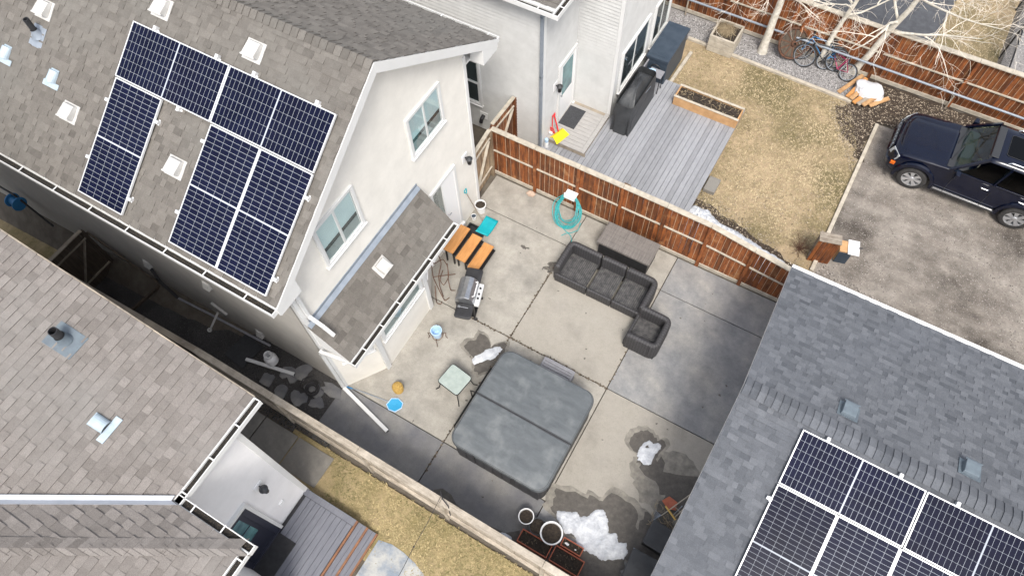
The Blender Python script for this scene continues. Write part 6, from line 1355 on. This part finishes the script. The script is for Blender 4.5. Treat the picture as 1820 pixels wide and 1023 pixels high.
tree('bare pale tree left of the wagon wheel, its thick trunk speckled white', (-2.06, 18.31, 0), (.0, 0.02), 5.6, .13, 21, 12, .4)
tree('bare pale tree rising directly behind the bicycles', (-.45, 18.75, 0), (.1, .02), 5.2, .085, 22, 11, .34)
tree('bare pale tree by the white tarp, leaning to the right', (.62, 18.81, 0), (.2, .02), 6.0, .11, 27, 15, .3)
# ---------------------------------------------------------------- car
car = thing('parked_car', 'dark blue sport utility car with sunroof parked on the gravel driveway', 'car', (2.27, 16.22, 0), R(0)); 
def arcp(cx, cz, r, a0, a1, n=10): return [(cx + r * math.cos(R(a0 + (a1 - a0) * k / n)), cz + r * math.sin(R(a0 + (a1 - a0) * k / n))) for k in range(n + 1)]
WR, W1, W2 = .375, .9, 3.56; HW = .9
prof = [(.2, .32), (.03, .42), (.0, .6), (.06, .66), (.08, .84), (.13, .93), (.22, .985), (.5, 1.02), (1.0, 1.065), (1.45, 1.1), (1.62, 1.11), (2.2, 1.09), (3.0, 1.09), (3.9, 1.09), (4.42, 1.08), (4.52, .98), (4.56, .8), (4.6, .62), (4.58, .42), (4.45, .34)]
prof += [(W2 + .47, .36)] + arcp(W2, .38, .46, 0, 180) + [(W2 - .47, .34), (W1 + .47, .34)] + arcp(W1, .38, .46, 0, 180) + [(W1 - .47, .34)]
ysn = [-1, -.97, -.9, -.75, -.4, 0, .4, .75, .9, .97, 1]; b = MB(); n_ = len(prof)
for yn in ysn:
    for (x, z) in prof:
        ay = abs(yn); pl = max(0, (ay - .5) / .5) ** 2; fx = x + (.2 * pl if x < .5 else -.09 * pl if x > 4.3 else 0) * (1 if z > .3 else 0)
        inset = {1: .0, .97: .0}.get(ay, 0); dz = -.035 * max(0, (ay - .75) / .25) ** 2 if z > .9 else 0
        yy = yn * HW
        if ay >= .97: yy = math.copysign(HW * (.985 if ay < 1 else 1) - (.07 * max(0, (z - .85) / .25) if z > .85 else 0) - (.05 * max(0, (.5 - z) / .2) if z < .5 else 0) - (.06 * max(0, (.5 - x) / .5) if x < .5 else 0), yn)
        b.v.append(Vector((fx, yy, z + dz)))
for j in range(len(ysn) - 1):
    for i in range(n_): k = (i + 1) % n_; b.f.append([j * n_ + i, j * n_ + k, (j + 1) * n_ + k, (j + 1) * n_ + i]); b.m.append(0); b.a.append(.5)
b.f.append(list(range(n_))); b.f.append(list(reversed(range((len(ysn) - 1) * n_, len(ysn) * n_)))); b.m += [0, 0]; b.a += [.5, .5]
b.build('body', 'car', car, smooth=True)
# bonnet, raised, with shut line
b = MB(); nx_, ny_ = 14, 12
def hz(x, y): return 1.0 + (x - .25) / 1.25 * .105 - .03 * (y / .8) ** 4 + .022 * (1 if abs(y) < .5 else max(0, 1 - (abs(y) - .5) / .08))
for i in range(nx_ + 1):
    for j in range(ny_ + 1):
        y = -.78 + 1.56 * j / ny_; x0_ = .2 + .12 * (abs(y) / .78) ** 3; x = x0_ + (1.47 - x0_) * i / nx_; b.v.append(Vector((x, y * (.97 + .03 * i / nx_), hz(x, y) - (.03 if i == 0 else 0))))
for i in range(nx_):
    for j in range(ny_): a_ = i * (ny_ + 1) + j; b.f.append([a_, a_ + 1, a_ + ny_ + 2, a_ + ny_ + 1]); b.m.append(0); b.a.append(.5)
o = b.build('hood', 'car', car, smooth=True); so = o.modifiers.new('s', 'SOLIDIFY'); so.thickness = .04; so.offset = -1
b = MB(); b.box(1.44, 1.62, -.76, .76, 1.085, 1.115); b.build('cowl', 'dark_trim', car, bevel=.01); 
for y in (-.5, .12): b = MB(); b.tube([(1.5, y, 1.13), (1.66, y + .5, 1.2)], .012, 5); b.build('wiper', 'black', car)
# cabin
cab = [(1.6, .80, 1.1), (2.22, .64, 1.66)]
bw, tw_ = .82, .655; zb_, zt_ = 1.09, 1.69; xf, xr, xtf, xtr = 1.55, 4.5, 2.2, 4.32
def side(x, s, f):   # point on the side glass plane; f 0 at the belt, 1 at the roof
    return Vector((x, s * (bw + (tw_ + .03 - bw) * f), zb_ + (zt_ - zb_) * f))
pl_ = MB()
for s in (-1, 1):
    pl_.beam((xf, s * bw, zb_), (xtf, s * (tw_ + .02), zt_), .07, .06); pl_.beam(side(2.62 + .0, s, 0), side(2.75, s, 1), .03, .09, up=(0, 1, 0)); pl_.beam(side(3.55, s, 0), side(3.55, s, 1), .03, .1, up=(0, 1, 0)); pl_.beam((xr - .04, s * bw, zb_), (xtr, s * (tw_ + .02), zt_), .09, .12)
pl_.beam((xf, -bw, zb_), (xf, bw, zb_), .05, .04); pl_.beam((xr, -bw, zb_), (xr, bw, zb_), .06, .06)
for s in (-1, 1): pl_.beam((xf, s * bw, zb_), (xr, s * bw, zb_), .05, .04)
pl_.build('pillars', 'car', car).name = 'cabin_frame'
b = MB(); nx_, ny_ = 12, 10
for i in range(nx_ + 1):
    for j in range(ny_ + 1):
        x = 2.14 + (4.4 - 2.14) * i / nx_; y = -.7 + 1.4 * j / ny_; rx_ = min(1, min(x - 2.14, 4.4 - x) / .25); ry_ = (1 - (abs(y) / .7) ** 4)
        b.v.append(Vector((x, y, 1.66 + .065 * min(1, rx_) ** .5 * ry_ ** .5 if ry_ > 0 else 1.66)))
for i in range(nx_):
    for j in range(ny_): a_ = i * (ny_ + 1) + j; b.f.append([a_, a_ + 1, a_ + ny_ + 2, a_ + ny_ + 1]); b.m.append(0); b.a.append(.5)
ro = b.build('roof', 'car', car, smooth=True); so = ro.modifiers.new('s', 'SOLIDIFY'); so.thickness = .04; so.offset = -1
b = MB(); b.prism(rrect(2.5, 3.06, -.36, .36, .05), 1.728, 1.738); b.build('sunroof', 'car_glass_dark', ro)
b = MB(); b.tube([(x, y, 1.731) for x, y in rrect(2.49, 3.07, -.37, .37, .06)], .008, 5, closed=True); b.build('sunroof_seal', 'black', ro)
b = MB(); b.box(2.16, 2.34, -.56, .56, 1.7, 1.728); b.build('wind_deflector', 'dark_trim', ro, bevel=.02)
b = MB()
for k in range(5): y = -.32 + k * .16; b.box(3.3, 4.2, y - .012, y + .012, 1.725, 1.737)
b.build('roof_rib', 'car', ro, bevel=.004).name = 'roof_ribs'
for s in (-1, 1): b = MB(); b.tube([(2.6, s * .6, 1.7), (2.66, s * .6, 1.76), (4.2, s * .61, 1.76), (4.26, s * .61, 1.7)], .016, 6); b.build('roof_rail', 'chrome', ro)
b = MB(); b.add([(xf + .05, -bw + .05, zb_ + .03), (xf + .05, bw - .05, zb_ + .03), (xtf - .0, tw_ - .02, zt_ - .03), (xtf - .0, -tw_ + .02, zt_ - .03)], [(0, 1, 2, 3)]); b.build('windscreen', 'car_glass', car)
b = MB(); b.add([(xr - .03, -bw + .05, zb_ + .03), (xr - .03, bw - .05, zb_ + .03), (xtr, tw_ - .02, zt_ - .03), (xtr, -tw_ + .02, zt_ - .03)], [(0, 1, 2, 3)]); b.build('rear_window', 'car_glass_dark', car)
for s in (-1, 1):
    for (a0, a1, c0, c1) in ((1.78, 2.58, 2.3, 2.7), (2.68, 3.5, 2.8, 3.5), (3.61, 4.38, 3.61, 4.26)):
        b = MB(); b.add([side(a0, s, .05), side(a1, s, .05), side(c1, s, .93), side(c0, s, .93)], [(0, 1, 2, 3)]); b.build('side_window', 'car_glass_dark', car)
b = MB(); b.box(1.65, 1.95, -.74, .74, .98, 1.12); b.build('dashboard', 'seat', car, bevel=.03)
for y in (-.36, .36):
    b = MB(); b.box(2.35, 2.85, y - .25, y + .25, .75, .92); b.box(2.78, 2.93, y - .24, y + .24, .9, 1.42); b.build('seat', 'seat', car, bevel=.05)
b = MB(); b.box(3.2, 3.7, -.6, .6, .75, .92); b.box(3.65, 3.8, -.6, .6, .9, 1.4); b.build('rear_seat', 'seat', car, bevel=.05)
b = MB(); b.tube([(2.08 + .06 * math.sin(k * .45), -.36 + .19 * math.cos(k * .45), 1.08 + .17 * math.sin(k * .45)) for k in range(14)], .014, 6, closed=True); b.tube([(1.95, -.36, 1.05), (2.08, -.36, 1.08)], .03, 6); b.tube([(2.08, -.54, 1.08), (2.08, -.18, 1.08)], .012, 5); b.build('steering_wheel', 'wood_grey', car)
# nose
b = MB(); b.box(.055, .09, -.5, .5, .67, .9); gr_ = b.build('grille', 'black', car, bevel=.01)
for k in range(8): y = -.46 + k * .131; MB().box(.04, .06, y - .018, y + .018, .68, .9).build('grille_bar', 'metal_grey', gr_)
for s in (-1, 1):
    b = MB(); vs = [(.07, s * .56, .72), (.28, s * .85, .74), (.34, s * .86, .93), (.13, s * .58, .94)]; b.add(vs + [(x - .02, y + s * .01, z + .004) for x, y, z in vs], [(0, 1, 2, 3), (4, 5, 6, 7), (0, 1, 5, 4), (1, 2, 6, 5), (2, 3, 7, 6), (3, 0, 4, 7)]); b.build('headlight', 'lamp_glass', car, bevel=.008)
    b = MB(); b.box(.2, .32, s * .865 - .03, s * .865 + .03, .6, .69); b.build('indicator_light', 'amber', car, bevel=.01)
    b = MB(); b.tube([(1.72, s * .86, 1.12), (1.74, s * .98, 1.14)], .025, 6); b.prism([(1.66, s * .93), (1.8, s * .93), (1.78, s * 1.1), (1.69, s * 1.1)], 1.08, 1.24); b.build('wing_mirror', 'car', car, bevel=.02)
    for x in (2.5, 3.42): b = MB(); b.tube([(x - .1, s * .905, .97), (x - .08, s * .925, .97), (x + .06, s * .925, .97), (x + .08, s * .905, .97)], .013, 6); b.build('door_handle', 'chrome', car)
    b = MB()
    for x in (1.72, 2.66, 3.5): b.box(x - .005, x + .005, s * .9 - .004, s * .9 + .004, .42, .9)
    b.build('door_gap', 'black', car).name = 'door_seams'
    b = MB(); b.box(1.42, 3.02, s * .93 - .05, s * .93 + .05, .36, .4); rb_ = b.build('running_board', 'dark_trim', car, bevel=.01); MB().box(1.46, 2.98, s * .95 - .02, s * .95 + .02, .4, .412).build('step_strip', 'chrome', rb_)
    for wx in (W1, W2):
        b = MB(); pa = [(x, s * .9, z) for x, z in arcp(wx, .38, .485, -8, 188, 16)]
        vs = []
        for x, z in arcp(wx, .38, .455, -8, 188, 16): vs += [(x, s * .86, z), (x, s * .955, z)]
        for x, z in arcp(wx, .38, .54, -8, 188, 16): vs += [(x, s * .945, z - .01), (x, s * .885, z + .015)]
        m_ = 17; fs = []
        for k in range(16): a_ = 2 * k; c_ = 34 + 2 * k; fs += [(a_, a_ + 1, a_ + 3, a_ + 2), (a_ + 1, c_, c_ + 2, a_ + 3), (c_, c_ + 1, c_ + 3, c_ + 2)]
        b.add(vs, fs); b.build('wheel_arch', 'car', car, smooth=True)
        MY = Matrix.Translation((wx, s * .83, .375)) @ Matrix.Rotation(R(-90 * s), 4, 'X')
        b = MB(); b.lathe([(.25, -.1), (.33, -.115), (.368, -.09), (.375, -.05), (.375, .05), (.368, .09), (.33, .112), (.25, .105), (.245, .08)], n=40, M=MY); wh = b.build('wheel', 'rubber', car, smooth=True)
        b = MB(); b.lathe([(.25, .1), (.235, .1), (.225, .06), (.225, -.08)], n=36, M=MY)
        for k in range(7):
            a_ = k * 2 * math.pi / 7; c, s_ = math.cos(a_), math.sin(a_); w1, w2 = .026, .055
            P_ = [(c * .04 - s_ * w1, s_ * .04 + c * w1, .085), (c * .04 + s_ * w1, s_ * .04 - c * w1, .085), (c * .232 + s_ * w2, s_ * .232 - c * w2, .1), (c * .232 - s_ * w2, s_ * .232 + c * w2, .1)]
            b.add([MY @ Vector(p) for p in P_] + [MY @ Vector((p[0], p[1], p[2] - .03)) for p in P_], [(0, 1, 2, 3), (0, 1, 5, 4), (1, 2, 6, 5), (2, 3, 7, 6), (3, 0, 4, 7)])
        b.lathe([(.065, .07), (.06, .1), (.03, .105), (0, .105)], n=16, M=MY); b.build('rim', 'rim', wh)
        b = MB(); b.lathe([(.225, .0), (.0, .0)], n=20, M=MY); b.build('brake_disc', 'dark_trim', wh)
b = MB(); b.box(.75, 4.4, -.62, .62, .28, .45); b.build('underbody', 'black', car)
